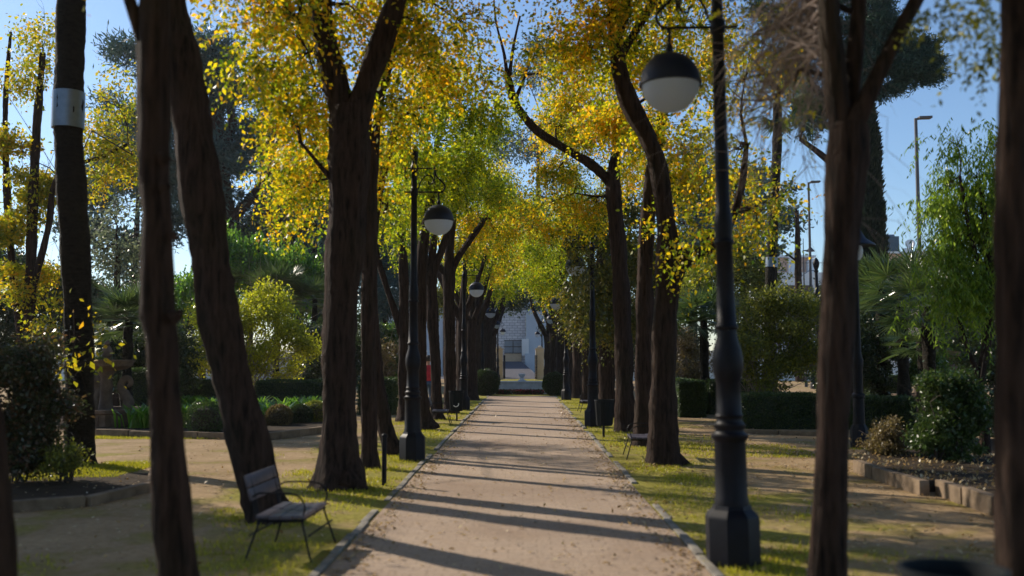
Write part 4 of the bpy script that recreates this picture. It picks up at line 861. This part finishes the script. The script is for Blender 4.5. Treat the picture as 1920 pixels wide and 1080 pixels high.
# strap-leaved clumps
def lily(px, pyb, n, lab, h=.62, w=.5):
    p0 = ground(px, pyb); g = rng(); t = empty('lily_clump', p0, lab, 'plant', 'lily clumps in the left bed')
    V = []
    c = np.stack([g.normal(0, w * .4, n), g.normal(0, w * .4, n), np.zeros(n)], 1)
    az = g.random(n) * 6.283; out = np.stack([np.cos(az), np.sin(az), np.zeros(n)], 1)
    hh = h * (.6 + .5 * g.random((n, 1)))
    m1 = c + out * hh * .22 + np.array([0, 0, 1]) * hh * .7; m2 = m1 + out * hh * .35 + np.array([0, 0, 1]) * hh * .22
    s = norm(np.cross(out, np.array([0, 0, 1.0])))
    ww = .028
    A = np.stack([c - s * ww * .6, c + s * ww * .6, m1 + s * ww, m1 - s * ww], 1); B = np.stack([m1 - s * ww, m1 + s * ww, m2 + s * ww * .3, m2 - s * ww * .3], 1)
    mesh_obj('leaves', quads_mesh('leaves', np.concatenate([A, B])), M['lush'], t)
for px, py, lab in [(268, 808, 'lily clump close to the right side of the left fountain'), (352, 806, 'tall sunlit lily clump just right of the slender near trunk'), (388, 806, 'lily clump touching the left side of the leaning trunk'),
                    (352, 780, 'back lily clump behind the slender near trunk'), (508, 800, 'lily clump touching the right side of the leaning trunk'), (545, 785, 'lily clump between the two little box balls'), (580, 782, 'lily clump left of the thick forked trunk'), (480, 785, 'back lily clump hidden by the leaning trunk'), (398, 785, 'back lily clump left of the leaning trunk')]:
    lily(px, py, 130, lab)
def box_ball(px, pyb, r_, lab, mat):
    p0 = ground(px, pyb); g = rng(); t = empty('box_ball', p0, lab, 'bush', 'little box balls in the left bed'); n = 3500
    u = norm(g.standard_normal((n, 3))); p = u * r_ * (.85 + .2 * g.random((n, 1))) * np.array([1, 1, .9]) + np.array([0, 0, r_ * .9]); p[:, 2] = np.abs(p[:, 2])
    mesh_obj('foliage', quads_mesh('foliage', blades(p, u + g.standard_normal((n, 3)) * .6, .045, .026, g)), M[mat], t)
    c = MB(); c.lathe([(.02, .02), (r_ * .7, r_ * .4), (r_ * .8, r_ * .9), (r_ * .6, r_ * 1.4), (.02, r_ * 1.6)], 12); c.build('stem', M['twig_dark'], t)
box_ball(522, 803, .3, 'brownish little box ball right of the leaning trunk', 'brown_leaf'); box_ball(590, 796, .32, 'olive little box ball left of the thick forked trunk', 'olive'); box_ball(385, 818, .4, 'dark green box ball left of the leaning trunk', 'hedge'); box_ball(563, 798, .28, 'dark little box ball between the brownish and olive ones', 'dark')
# fan palms
def fan_palm(px, py, Y, n, reach, fr, lab, trunk_h=None, mat='palm'):
    c = at(px, py, Y); g = rng(); t = empty('fan_palm', (c.x, Y, 0), lab, 'palm', 'low fan palms in the garden')
    mb = MB(); mb.tube([(c.x, Y, -.03), (c.x, Y, c.z)], [.16, .12], 10, step=.1, ridge=.15); mb.build('trunk', M['bark_palm'], t, world_coords=True, angle=75)
    V = []; fans(V, c, g, n, reach, fr, .35, 20, .05)
    mesh_obj('fronds', quads_mesh('fronds', np.concatenate(V)), M[mat], t, True)
for a in [(520, 540, 42, 42, .9, .75, 'dark fan palm above the airy yellow shrub at left'), (470, 520, 44, 36, .9, .7, 'fan palm left of the darkest fan palm behind the yellow shrub'), (590, 560, 42, 36, .8, .7, 'fan palm touching the left side of the thick forked trunk'),
          (1320, 600, 30, 40, .9, .75, 'fan palm just left of the near right lamp column'), (1690, 540, 24, 44, .8, .65, 'bushy fan palm under the tall slim street light'), (1740, 575, 21, 46, .7, .6, 'fan palm with pale drooping fronds by the weeping tree'), (1650, 540, 27, 34, .8, .6, 'yellowish fan palm at the foot of the cypress'),
          (240, 600, 27, 44, .9, .7, 'dark fan palm above the left stone fountain'), (1760, 530, 30, 34, .8, .7, 'fan palm behind the tall slim street light base'), (1730, 640, 22, 30, .6, .5, 'low drooping fan palm in front of the right stone fountain')]:
    fan_palm(*a)
simple_tree(430, 0, 45, [(380, 520, 60, 45), (450, 480, 60, 45), (510, 470, 60, 40), (560, 510, 50, 40), (430, 440, 40, 40, .8)], 'bright green feathery tree behind the leaning left trunk', 'lush', 'weep', name='bamboo_tree', L=.19, dens=3.2, strand=1.2)

# ------------------------------------------------------------------ beds, edging
def bed(name, pts, z=.1):
    me = bpy.data.meshes.new(name); n = len(pts)
    me.from_pydata([(p.x, p.y, z) for p in pts] + [(p.x, p.y, -.02) for p in pts], [], [tuple(range(n))] + [(i, i + n, (i + 1) % n + n, (i + 1) % n) for i in range(n)])
    bm = bmesh.new(); bm.from_mesh(me); bmesh.ops.recalc_face_normals(bm, faces=bm.faces[:]); bm.to_mesh(me); bm.free()
    return tag(mesh_obj(name, me, M['soil']), kind='structure')
def edging(pts, lab, h=.2, w=.12, seg=.8):
    t = MB()
    for a, b in zip(pts[:-1], pts[1:]):
        d = b - a; L = d.length; n = max(1, int(L / seg)); ang = math.atan2(d.y, d.x)
        for k in range(n):
            c = a + d * ((k + .5) / n); t.box((c.x, c.y, h / 2 - .03 + random.uniform(-.012, .012)), (L / n - .02, w, h + .06), ang + random.uniform(-.02, .02))
    o = t.build('bed_edging', M['edge'], bevel=.012); return tag(o, lab, 'edging', 'stone edgings of the beds')
e1 = [ground(1606, 886), ground(1735, 930)]; e2 = [ground(1762, 928), ground(1872, 968), ground(1990, 1010)]
edging(e1, 'raised stone edging below the small brownish round bush', .17); edging(e2, 'raised stone edging nearest the right edge trunk', .19)
bed('planting_bed', [ground(1608, 880), ground(1733, 924), ground(1760, 922), ground(1990, 1000), ground(2300, 900), ground(1900, 835), ground(1640, 845)], .14)
e3 = [ground(-40, 965), ground(160, 950), ground(285, 920), ground(290, 890)]
edging(e3, 'curved low stone edging below the dark left bush', .12); bed('planting_bed', [ground(-60, 958), ground(158, 944), ground(280, 915), ground(285, 890), ground(120, 880), ground(-60, 885)], .012)
e4 = [ground(180, 818), ground(440, 824), ground(500, 826), ground(606, 812)]
edging(e4, 'long stone edging in front of the fountain and lily clumps', .14); bed('planting_bed', [ground(180, 815), ground(440, 821), ground(500, 822), ground(604, 809), ground(606, 778), ground(180, 778)], .08)
e5 = [ground(1390, 812), ground(1535, 818)]; edging(e5, 'low stone edging in front of the shaded right hedge', .1)

# ------------------------------------------------------------------ fountains
def fountain(loc, lab, scale=1.0):
    t = empty('stone_fountain', loc, lab, 'fountain', 'stone garden fountains'); t.scale = (scale,) * 3
    b = MB(); b.lathe([(1.12, -.05), (1.12, .06), (1.06, .08), (1.06, .36), (1.12, .38), (1.12, .46), (.95, .46), (.95, .3)], 8, rot=R(22.5)); b.build('basin', M['stone'], t, angle=25)
    p = MB()
    for k in range(8):
        a = k * math.pi / 4; r_ = 1.06 * math.cos(R(22.5)) + .012; p.box((r_ * math.cos(a), r_ * math.sin(a), .22), (.03, .52, .2), a)
    p.build('relief_panel', M['stone'], t, bevel=.008)
    c = MB(); c.lathe([(.26, .28), (.26, .42), (.18, .46), (.15, .55), (.13, .8), (.16, 1.0), (.12, 1.15), (.17, 1.28), (.24, 1.36)], 18); c.build('column', M['stone'], t)
    o = MB(); o.lathe([(.2, 1.34), (.45, 1.38), (.58, 1.46), (.61, 1.56), (.64, 1.57), (.64, 1.61), (.56, 1.61), (.5, 1.52), (.1, 1.48)], 28); o.build('bowl', M['stone'], t)
    f = MB(); f.lathe([(.07, 1.46), (.07, 1.66), (.1, 1.68), (.13, 1.78), (.1, 1.88), (.05, 1.93), (.075, 1.98), (.05, 2.04), (.01, 2.07)], 14); f.build('finial', M['stone'], t)
    for k in range(3):
        a = k * 2.094 + .25; ca, sa = math.cos(a), math.sin(a)
        pr = [(.46, .44), (.5, .6), (.42, .78), (.34, .92), (.34, 1.06), (.43, 1.16), (.53, 1.12), (.54, 1.02), (.47, .98)]
        d = MB(); d.tube([(r_ * ca, r_ * sa, z) for r_, z in pr], [.13, .14, .12, .085, .08, .085, .075, .06, .03], 12, step=.03, ridge=.05, seed=k); d.build('carved_figure', M['stone'], t)
    return t
fountain((gx(187, 23.2), 23.6, 0), 'stone fountain with wide bowl and carved figure at left beside the banded palm')
fountain((gx(1757, 31), 31, 0), 'shaded stone fountain with finial among the right shrubs behind the glossy bush', 1.2)

# ------------------------------------------------------------------ end of the path: planter wall, gate, buildings
def end_planter():
    Y = 47.5; x0, x1 = gx(925, Y), gx(1028, Y); w = x1 - x0; cx = (x0 + x1) / 2
    t = empty('planter_basin', (cx, Y, 0), 'low white stone basin closing the end of the path', 'planter')
    b = MB(); b.box((0, .6, .25), (w, 1.2, .54)); b.build('wall', M['white_stone'], t, bevel=.02)
    c = MB(); c.box((0, .6, .55), (w + .08, 1.28, .06)); c.build('coping', M['white_stone'], t, bevel=.015)
    f = MB(); f.lathe([(.2, .575), (.2, .62), (.12, .65), (.07, .75), (.16, .86), (.18, .92), (.05, .95)], 14, (.05, .6, 0)); f.build('finial', M['white_stone'], t)
    g = rng(); n = 2600; x = np.concatenate([g.normal(m, .16, n // 5) for m in (-.95, -.7, -.1, .35, .8)])
    p = np.stack([x, g.uniform(-.42, -.1, len(x)), g.random(len(x)) ** .8 * .2], 1)
    o = mesh_obj('flower_bed', quads_mesh('flower_bed', blades(p, g.standard_normal(p.shape) + np.array([0, 0, .6]), .08, .05, g)), M['flower'], None)
    o.location = (cx, Y - .7, 0); tag(o, 'row of dark red flowers in front of the low white basin', 'flowers')
end_planter()
def pillar(px, Y, lab):
    t = empty('gate_pillar', (gx(px, Y), Y, 0), lab, 'pillar', 'tan gate pillars'); s = .68
    b = MB(); b.box((0, 0, 1.22), (s, s, 2.48)); b.build('shaft', M['pillar'], t, bevel=.02)
    b = MB(); b.box((0, 0, 2.5), (s + .12, s + .12, .09)); b.lathe([(.36, 2.545), (.3, 2.66), (.16, 2.74), (.02, 2.77)], 4, rot=R(45)); b.build('cap', M['pillar'], t)
    b = MB(); b.box((0, 0, .12), (s + .1, s + .1, .3)); b.build('plinth', M['pillar'], t, bevel=.02)
pillar(935, 82, 'tan gate pillar left of the garage opening at the avenue end'); pillar(1012, 82, 'tan gate pillar right of the white doorway at the avenue end')
def iron_gate(px0, px1, Y, lab):
    x0, x1 = gx(px0, Y), gx(px1, Y); t = empty('iron_gate', ((x0 + x1) / 2, Y, 0), lab, 'gate', 'open iron gate leaves'); w = x1 - x0
    b = MB()
    for q in np.linspace(-w / 2, w / 2, 5): b.tube([(q, 0, .08), (q, .15, 2.0)], .016, 6)
    b.build('bars', M['iron'], t); f = MB()
    for z in (.12, 1.0, 1.9): f.tube([(-w / 2, .01 + z * .075, z), (w / 2, .01 + z * .075, z)], .022, 6)
    f.build('gate_frame', M['iron'], t)
iron_gate(1003, 1007, 81.4, 'open iron gate leaf folded against the right tan pillar'); iron_gate(944, 947, 81.4, 'open iron gate leaf folded against the left tan pillar')
def end_building():
    Y = 102; t = empty('block_building', (gx(930, Y), Y, 0), 'pale building with blockwork front and garage closing the view down the avenue', 'building'); ox = t.location.x
    def X(px): return gx(px, Y) - ox
    def wall(px0, px1, h, mat, dy=0.0, nm='wall', dep=6.0):
        b = MB(); b.box(((X(px0) + X(px1)) / 2, dep / 2 + dy, h / 2 - .05), (X(px1) - X(px0), dep, h + .1)); return b.build(nm, mat, t)
    BL = block_mat()
    wall(849, 986, 9.5, BL); wall(690, 848.6, 9.0, M['bluewhite'], .3); wall(986.4, 1160, 9.2, M['bluewhite'], -.6)
    sh = MB(); sh.box(((X(946) + X(978)) / 2, -.05, 2.95), (X(978) - X(946), .12, 1.25)); s_ = sh.build('garage_shutter', M['shutter'], t)
    fr = MB()
    for z in (2.3, 2.95, 3.6): fr.box(((X(946) + X(978)) / 2, -.14, z), (X(978) - X(946) + .1, .06, .08))
    fr.box((X(962), -.14, 2.95), (.08, .065, 1.25)); fr.build('shutter_frame', M['pole'], s_)
    lo = MB(); lo.box(((X(946) + X(978)) / 2, -.06, 1.1), (X(978) - X(946), .13, 2.3)); lo.build('lower_wall', M['pillar'], t)
    d = MB(); d.box((X(985), -.72, 2.9), (.72, .16, 1.7)); d.build('white_door', M['whitewash'], t, bevel=.01)
    w2 = MB(); w2.box((X(999), -.95, 1.1), (X(1014) - X(985), .3, 2.3)); w2.build('side_wall', M['bluewhite'], t)
    rf = MB(); rf.box(((X(849) + X(986)) / 2, 2.9, 9.6), (X(986) - X(849) + .3, 6.4, .25)); rf.build('roof', M['bluewhite'], t)
    wn = MB(); wn.box((X(1009), -.63, 7.0), (.5, .1, .9)); wn.build('window', M['window'], t)
    pipe = MB(); pipe.tube([(X(831), .25, .1), (X(831), .25, 8.8)], .06, 8); pipe.build('drainpipe', M['pole'], t)
end_building()
# sloping side street ramp beyond the gate
rm = bpy.data.meshes.new('ramp'); xa, xb, xc = gx(946, 88), gx(1001, 88), gx(978, 101)
rm.from_pydata([(xa - .3, 86, .012), (xb + .6, 86, .012), (xc, 101.3, 1.45), (gx(944, 101) - .1, 101.3, 1.45)], [], [(0, 1, 2, 3)]); tag(mesh_obj('ramp', rm, M['asphalt']), kind='structure')

def house(px0, px1, ytop, Y, lab, chim, win, terrace=False, solar=False):
    x0, x1 = gx(px0, Y), gx(px1, Y); zt = at((px0 + px1) / 2, ytop, Y).z; w = x1 - x0
    t = empty('terrace_house', ((x0 + x1) / 2, Y, 0), lab, 'house', 'peach and white houses far right'); cx = t.location.x
    b = MB(); b.box((0, 4, zt / 2 - .1), (w, 8, zt)); b.build('wall', M['peach'], t)
    r_ = MB(); r_.box((.2, 3.9, zt - .02), (w + 1.2, 9, .22)); r_.build('roof', M['whitewash'], t)
    for px, pt in chim:
        c = MB(); zc = at(px, pt, Y).z; c.box((gx(px, Y) - cx, -.35, zc - 1.6), (.95, .7, 3.2)); c.box((gx(px, Y) - cx, -.35, zc + .1), (.7, .5, .3)); c.build('chimney', M['whitewash'], t, bevel=.03)
    for px, py in win:
        q = MB(); z = at(px, py, Y).z; q.box((gx(px, Y) - cx, -.02, z), (1.0, .12, .9)); f = q.build('window', M['window'], t)
        s = MB(); s.box((gx(px, Y) - cx, -.09, z - .5), (1.2, .1, .09)); s.build('sill', M['whitewash'], f)
    if terrace:
        z1 = at(px0, 512, Y - 6).z
        q = MB(); q.box((.5, -4, z1 / 2 - .1), (w + 5, 7.9, z1)); q.build('terrace_block', M['whitewash'], t)
        q = MB()
        for k in range(4): q.box((-w / 2 + .2 + k * 1.9, -7.97, z1 - 1.9), (1.5, .1, .9))
        q.build('terrace_opening', M['stone'], t)
        q = MB(); q.tube([(-w / 2 - 2, -7.9, z1 + .9), (w / 2 + 3, -7.9, z1 + .9)], .03, 6)
        for k in range(12): q.tube([(-w / 2 - 2 + k * (w + 5) / 11, -7.9, z1 - .1), (-w / 2 - 2 + k * (w + 5) / 11, -7.9, z1 + .9)], .02, 5)
        q.build('railing', M['pole'], t)
    if solar:
        px = 1676
        q = MB(); zc = zt + 1.0; q.box((gx(1679, Y) - cx, .6, zc), (2.0, .1, 1.9)); q.build('solar_panel', M['panel'], t)
        q = MB(); q.tube([(gx(1668, Y) - cx, 1.2, zc + .95), (gx(1690, Y) - cx, 1.2, zc + .95)], .28, 12)
        for px in (1670, 1679, 1688): q.tube([(gx(px, Y) - cx, 1.3, zt), (gx(px, Y) - cx, .7, zc + .8)], .04, 5)
        q.build('water_tank', M['steel'], t)
        q = MB(); q.lathe([(.03, 0), (.3, .06), (.55, .2)], 18); o = q.build('satellite_dish', M['whitewash'], t); o.location = (gx(1711, Y) - cx, -.3, zt + .9); o.rotation_euler = (R(70), 0, R(-20))
        q = MB(); q.tube([(gx(1711, Y) - cx, -.2, zt), (gx(1711, Y) - cx, -.25, zt + .9)], .03, 6); q.build('dish_mast', M['pole'], t)
house(1440, 1518, 481, 112, 'peach house with white chimney over a white terrace, far right of the banded palm', [(1488, 478), (1523, 490)], [(1497, 495)], terrace=True)
house(1655, 1733, 474, 112, 'peach house with solar water heater beside the tall cypress', [(1706, 470)], [(1699, 490)], solar=True)
house(1741, 1800, 480, 114, 'peach house half hidden behind the weeping pepper tree', [], [(1758, 492)])
def antenna():
    top = at(1750, 440, 113); t = MB(); zb = 12
    t.tube([(0, 0, zb - top.z), (0, 0, 0)], .035, 6)
    for k, w in enumerate((.5, .42, .34)): t.tube([(-w, 0, -.15 - .35 * k), (w, 0, -.15 - .35 * k)], .025, 5)
    o = t.build('television_antenna', M['pole']); o.location = (top.x, 116, top.z); tag(o, 'thin rooftop television antenna left of the weeping pepper tree', 'antenna')
antenna()
# boundary wall hidden behind the planting
def boundary(px0, px1, Y, h, lab):
    x0, x1 = gx(px0, Y), gx(px1, Y); b = MB(); b.box((0, 0, h / 2 - .05), (x1 - x0, .3, h + .1)); b.box((0, 0, h + .08), (x1 - x0 + .1, .42, .1)); o = b.build('garden_wall', M['whitewash']); o.location = ((x0 + x1) / 2, Y, 0); tag(o, lab, 'wall')
boundary(-300, 800, 78, 2.2, 'white boundary wall glimpsed behind the left garden'); boundary(1130, 2300, 78, 2.2, 'white boundary wall glimpsed behind the right garden')

# ------------------------------------------------------------------ person in red jacket
def skinned(name, verts, edges, radii, mat, parent, sub=2):
    me = bpy.data.meshes.new(name); me.from_pydata(verts, edges, []); o = bpy.data.objects.new(name, me); COL.objects.link(o)
    o.modifiers.new('s', 'SKIN'); sm = o.modifiers.new('d', 'SUBSURF'); sm.levels = sub; sm.render_levels = sub
    for v, r_ in zip(me.skin_vertices[0].data, radii): v.radius = r_ if isinstance(r_, tuple) else (r_, r_)
    me.skin_vertices[0].data[0].use_root = True
    dg = bpy.context.evaluated_depsgraph_get(); dg.update(); m2 = bpy.data.meshes.new_from_object(o.evaluated_get(dg)); bpy.data.objects.remove(o)
    m2.polygons.foreach_set('use_smooth', np.ones(len(m2.polygons), bool)); m2.name = name
    for _ in range(len(m2.materials)): m2.materials.pop()
    return mesh_obj(name, m2, mat, parent)
def person():
    Y = 33; t = empty('person', (gx(803, Y), Y, 0), 'person in red jacket and jeans standing half hidden by left row trunks', 'person', None, R(200))
    v = [(0, 0, .92), (0, 0, 1.12), (0, 0, 1.32), (0, .0, 1.42), (0, -.01, 1.5), (0, -.02, 1.58), (0, -.01, 1.66), (.17, 0, 1.36), (.24, .02, 1.1), (.25, -.06, .87), (.26, -.09, .78), (-.17, 0, 1.36), (-.24, .02, 1.1), (-.25, -.06, .87), (-.26, -.09, .78),
         (.09, 0, .86), (.1, -.01, .48), (.1, .02, .09), (.11, -.12, .04), (-.09, 0, .86), (-.1, -.02, .48), (-.11, .02, .09), (-.12, -.12, .04)]
    e = [(0, 1), (1, 2), (2, 3), (3, 4), (4, 5), (5, 6), (2, 7), (7, 8), (8, 9), (9, 10), (2, 11), (11, 12), (12, 13), (13, 14), (0, 15), (15, 16), (16, 17), (17, 18), (0, 19), (19, 20), (20, 21), (21, 22)]
    r_ = [.13, .12, .13, .06, .055, .09, .075, .06, .045, .033, .03, .06, .045, .033, .03, .085, .06, .042, .04, .085, .06, .042, .04]
    skinned('body', v, e, r_, M['skin'], t)
    f = MB()
    for s in (-1, 1):
        for k in range(4): f.tube([(s * .26 + .012 * (k - 1.5), -.095 - .004 * k, .77), (s * .262 + .013 * (k - 1.5), -.115, .71), (s * .26 + .013 * (k - 1.5), -.11, .665 + .006 * abs(k - 1.5))], [.009, .008, .006], 6)
        f.tube([(s * .25, -.12, .78), (s * .238, -.135, .735)], [.01, .007], 6)
    f.box((0, -.112, 1.575), (.022, .04, .045)); f.build('hand_detail', M['skin'], t)
    jv = [(0, 0, .84), (0, 0, 1.1), (0, 0, 1.32), (0, 0, 1.43), (.18, 0, 1.36), (.25, .02, 1.1), (.255, -.06, .88), (-.18, 0, 1.36), (-.25, .02, 1.1), (-.255, -.06, .88)]
    skinned('jacket', jv, [(0, 1), (1, 2), (2, 3), (2, 4), (4, 5), (5, 6), (2, 7), (7, 8), (8, 9)], [(.19, .15), (.17, .145), (.19, .15), .085, .085, .068, .055, .085, .068, .055], M['jacket'], t)
    tv = [(0, 0, .92), (.095, 0, .84), (.1, -.01, .48), (.1, .02, .12), (-.095, 0, .84), (-.1, -.02, .48), (-.11, .02, .12)]
    skinned('trousers', tv, [(0, 1), (1, 2), (2, 3), (0, 4), (4, 5), (5, 6)], [(.16, .13), .105, .078, .062, .105, .078, .062], M['jeans'], t)
    h = MB(); h.lathe([(.02, 1.765), (.07, 1.745), (.1, 1.69), (.1, 1.62), (.085, 1.56)], 14, (0, .015, 0)); h.build('hair', M['hair'], t)
person()

# ------------------------------------------------------------------ grass, fallen leaves
def scatter_grass():
    g = rng(); P = []
    def patch(x0, x1, y0, y1, n): P.append(np.stack([g.uniform(x0, x1, n), g.uniform(y0, y1, n), np.zeros(n)], 1))
    cl = []
    for k in range(230):
        s = g.choice([-1, 1]); y = 5.5 + 36 * g.random() ** 1.5; x = s * (1.62 + abs(g.normal(0, .9)))
        if s < 0: x -= .0
        cl.append((x, y, .12 + .3 * g.random()))
    for x, y, r_ in cl:
        n = int(160 * r_ * 3); a = g.random(n) * 6.283; q = r_ * g.random(n) ** .6
        P.append(np.stack([x + q * np.cos(a) * 1.3, y + q * np.sin(a) * 1.6, np.zeros(n)], 1))
    for o in [q for q in SC.objects if q.type == 'EMPTY' and q.name.startswith(('avenue_tree', 'street_lamp')) and 5 < q.location.y < 34]:
        n = 420; a = g.random(n) * 6.283; q = (.3 if o.name.startswith('a') else .22) + np.abs(g.normal(0, .16, n)); P.append(np.stack([o.location.x + q * np.cos(a), o.location.y + q * np.sin(a), np.zeros(n)], 1))
    for x0, x1, y0, y1, n in [(gx(175, 15), gx(290, 15), 13.6, 15.6, 5000), (gx(190, 21), gx(430, 21), 20.2, 21.2, 4000), (gx(1270, 18), gx(1500, 18), 16.5, 19, 3500), (gx(60, 14), gx(170, 14), 13.2, 15.2, 3500)]: patch(x0, x1, y0, y1, n)
    P = np.concatenate(P); P = P[(P[:, 0] < PX0 - .03 - .09 * (np.sin(P[:, 1] * 3.1) > -.4)) | (P[:, 0] > PX1 + .03 + .09 * (np.sin(P[:, 1] * 2.7 + 1) > -.4))]
    n = len(P); P[:, 2] = -.004
    d = np.stack([g.normal(0, .45, n), g.normal(0, .45, n), np.ones(n)], 1)
    V = blades(P, d, .02 + .045 * g.random(n), .011, g, wide=.3)
    tag(mesh_obj('grass', quads_mesh('grass', V), M['grass']), 'short yellow green grass tufts along both verges', 'grass', kind='stuff')
    n = 6500; x = np.where(g.random(n) < .13, g.uniform(-1.45, 1.35, n), np.where(g.random(n) < .62, g.uniform(1.45, 6.5, n), g.uniform(-7, -1.6, n))); y = 5 + 26 * g.random(n) ** 1.4
    k = 60; cx = g.uniform(1.5, 5.5, k); cy = 6 + 14 * g.random(k); i = g.integers(0, k, 1500)
    x = np.concatenate([x, cx[i] + g.normal(0, .22, 1500)]); y = np.concatenate([y, cy[i] + g.normal(0, .16, 1500)])
    ne = 2600; sd = np.where(g.random(ne) < .5, -1, 1); x = np.concatenate([x, np.where(sd < 0, PX0 + .03 + np.abs(g.normal(0, .13, ne)), PX1 - .03 - np.abs(g.normal(0, .16, ne)))]); y = np.concatenate([y, 5.5 + 30 * g.random(ne) ** 1.3 + .5 * np.sin(np.arange(ne))])
    P = np.stack([x, y, np.full(len(x), .012)], 1); n = len(P)
    d = np.stack([g.standard_normal(n), g.standard_normal(n), .25 * np.abs(g.standard_normal(n))], 1)
    nb = 900; ln = e1 + e2; yb = g.uniform(11.2, 15.6, nb); ya = np.array([p.y for p in ln])[::-1]; xa = np.array([p.x for p in ln])[::-1]
    PB = np.stack([np.interp(yb, ya, xa) + .12 + 2.6 * g.random(nb) ** 1.3, yb, np.full(nb, .15)], 1); P = np.concatenate([P, PB]); n = len(P)
    d = np.concatenate([d, np.stack([g.standard_normal(nb), g.standard_normal(nb), .3 + .6 * np.abs(g.standard_normal(nb))], 1)])
    V = blades(P, d, .035 + .035 * g.random(n), .022 + .014 * g.random(n), g, nrm=np.stack([g.normal(0, .3, n), g.normal(0, .3, n), np.ones(n)], 1))
    tag(mesh_obj('fallen_leaves', quads_mesh('fallen_leaves', V), M['litter']), 'dry fallen leaves scattered over path and verges', 'leaf litter', kind='stuff')
scatter_grass()

# ------------------------------------------------------------------ air
def haze():
    mb = MB(); mb.box((0, 140, 19.5), (600, 420, 41)); o = mb.build('haze', None, smooth=False)
    m = bpy.data.materials.new('thin_air'); m.use_nodes = True; n = m.node_tree.nodes; n.remove(n['Principled BSDF'])
    v = n.new('ShaderNodeVolumePrincipled'); v.inputs['Density'].default_value = .0002; v.inputs['Color'].default_value = (.97, .98, 1, 1); v.inputs['Anisotropy'].default_value = .3
    m.node_tree.links.new(v.outputs[0], n['Material Output'].inputs['Volume']); o.data.materials.append(m); tag(o, kind='stuff')
haze()
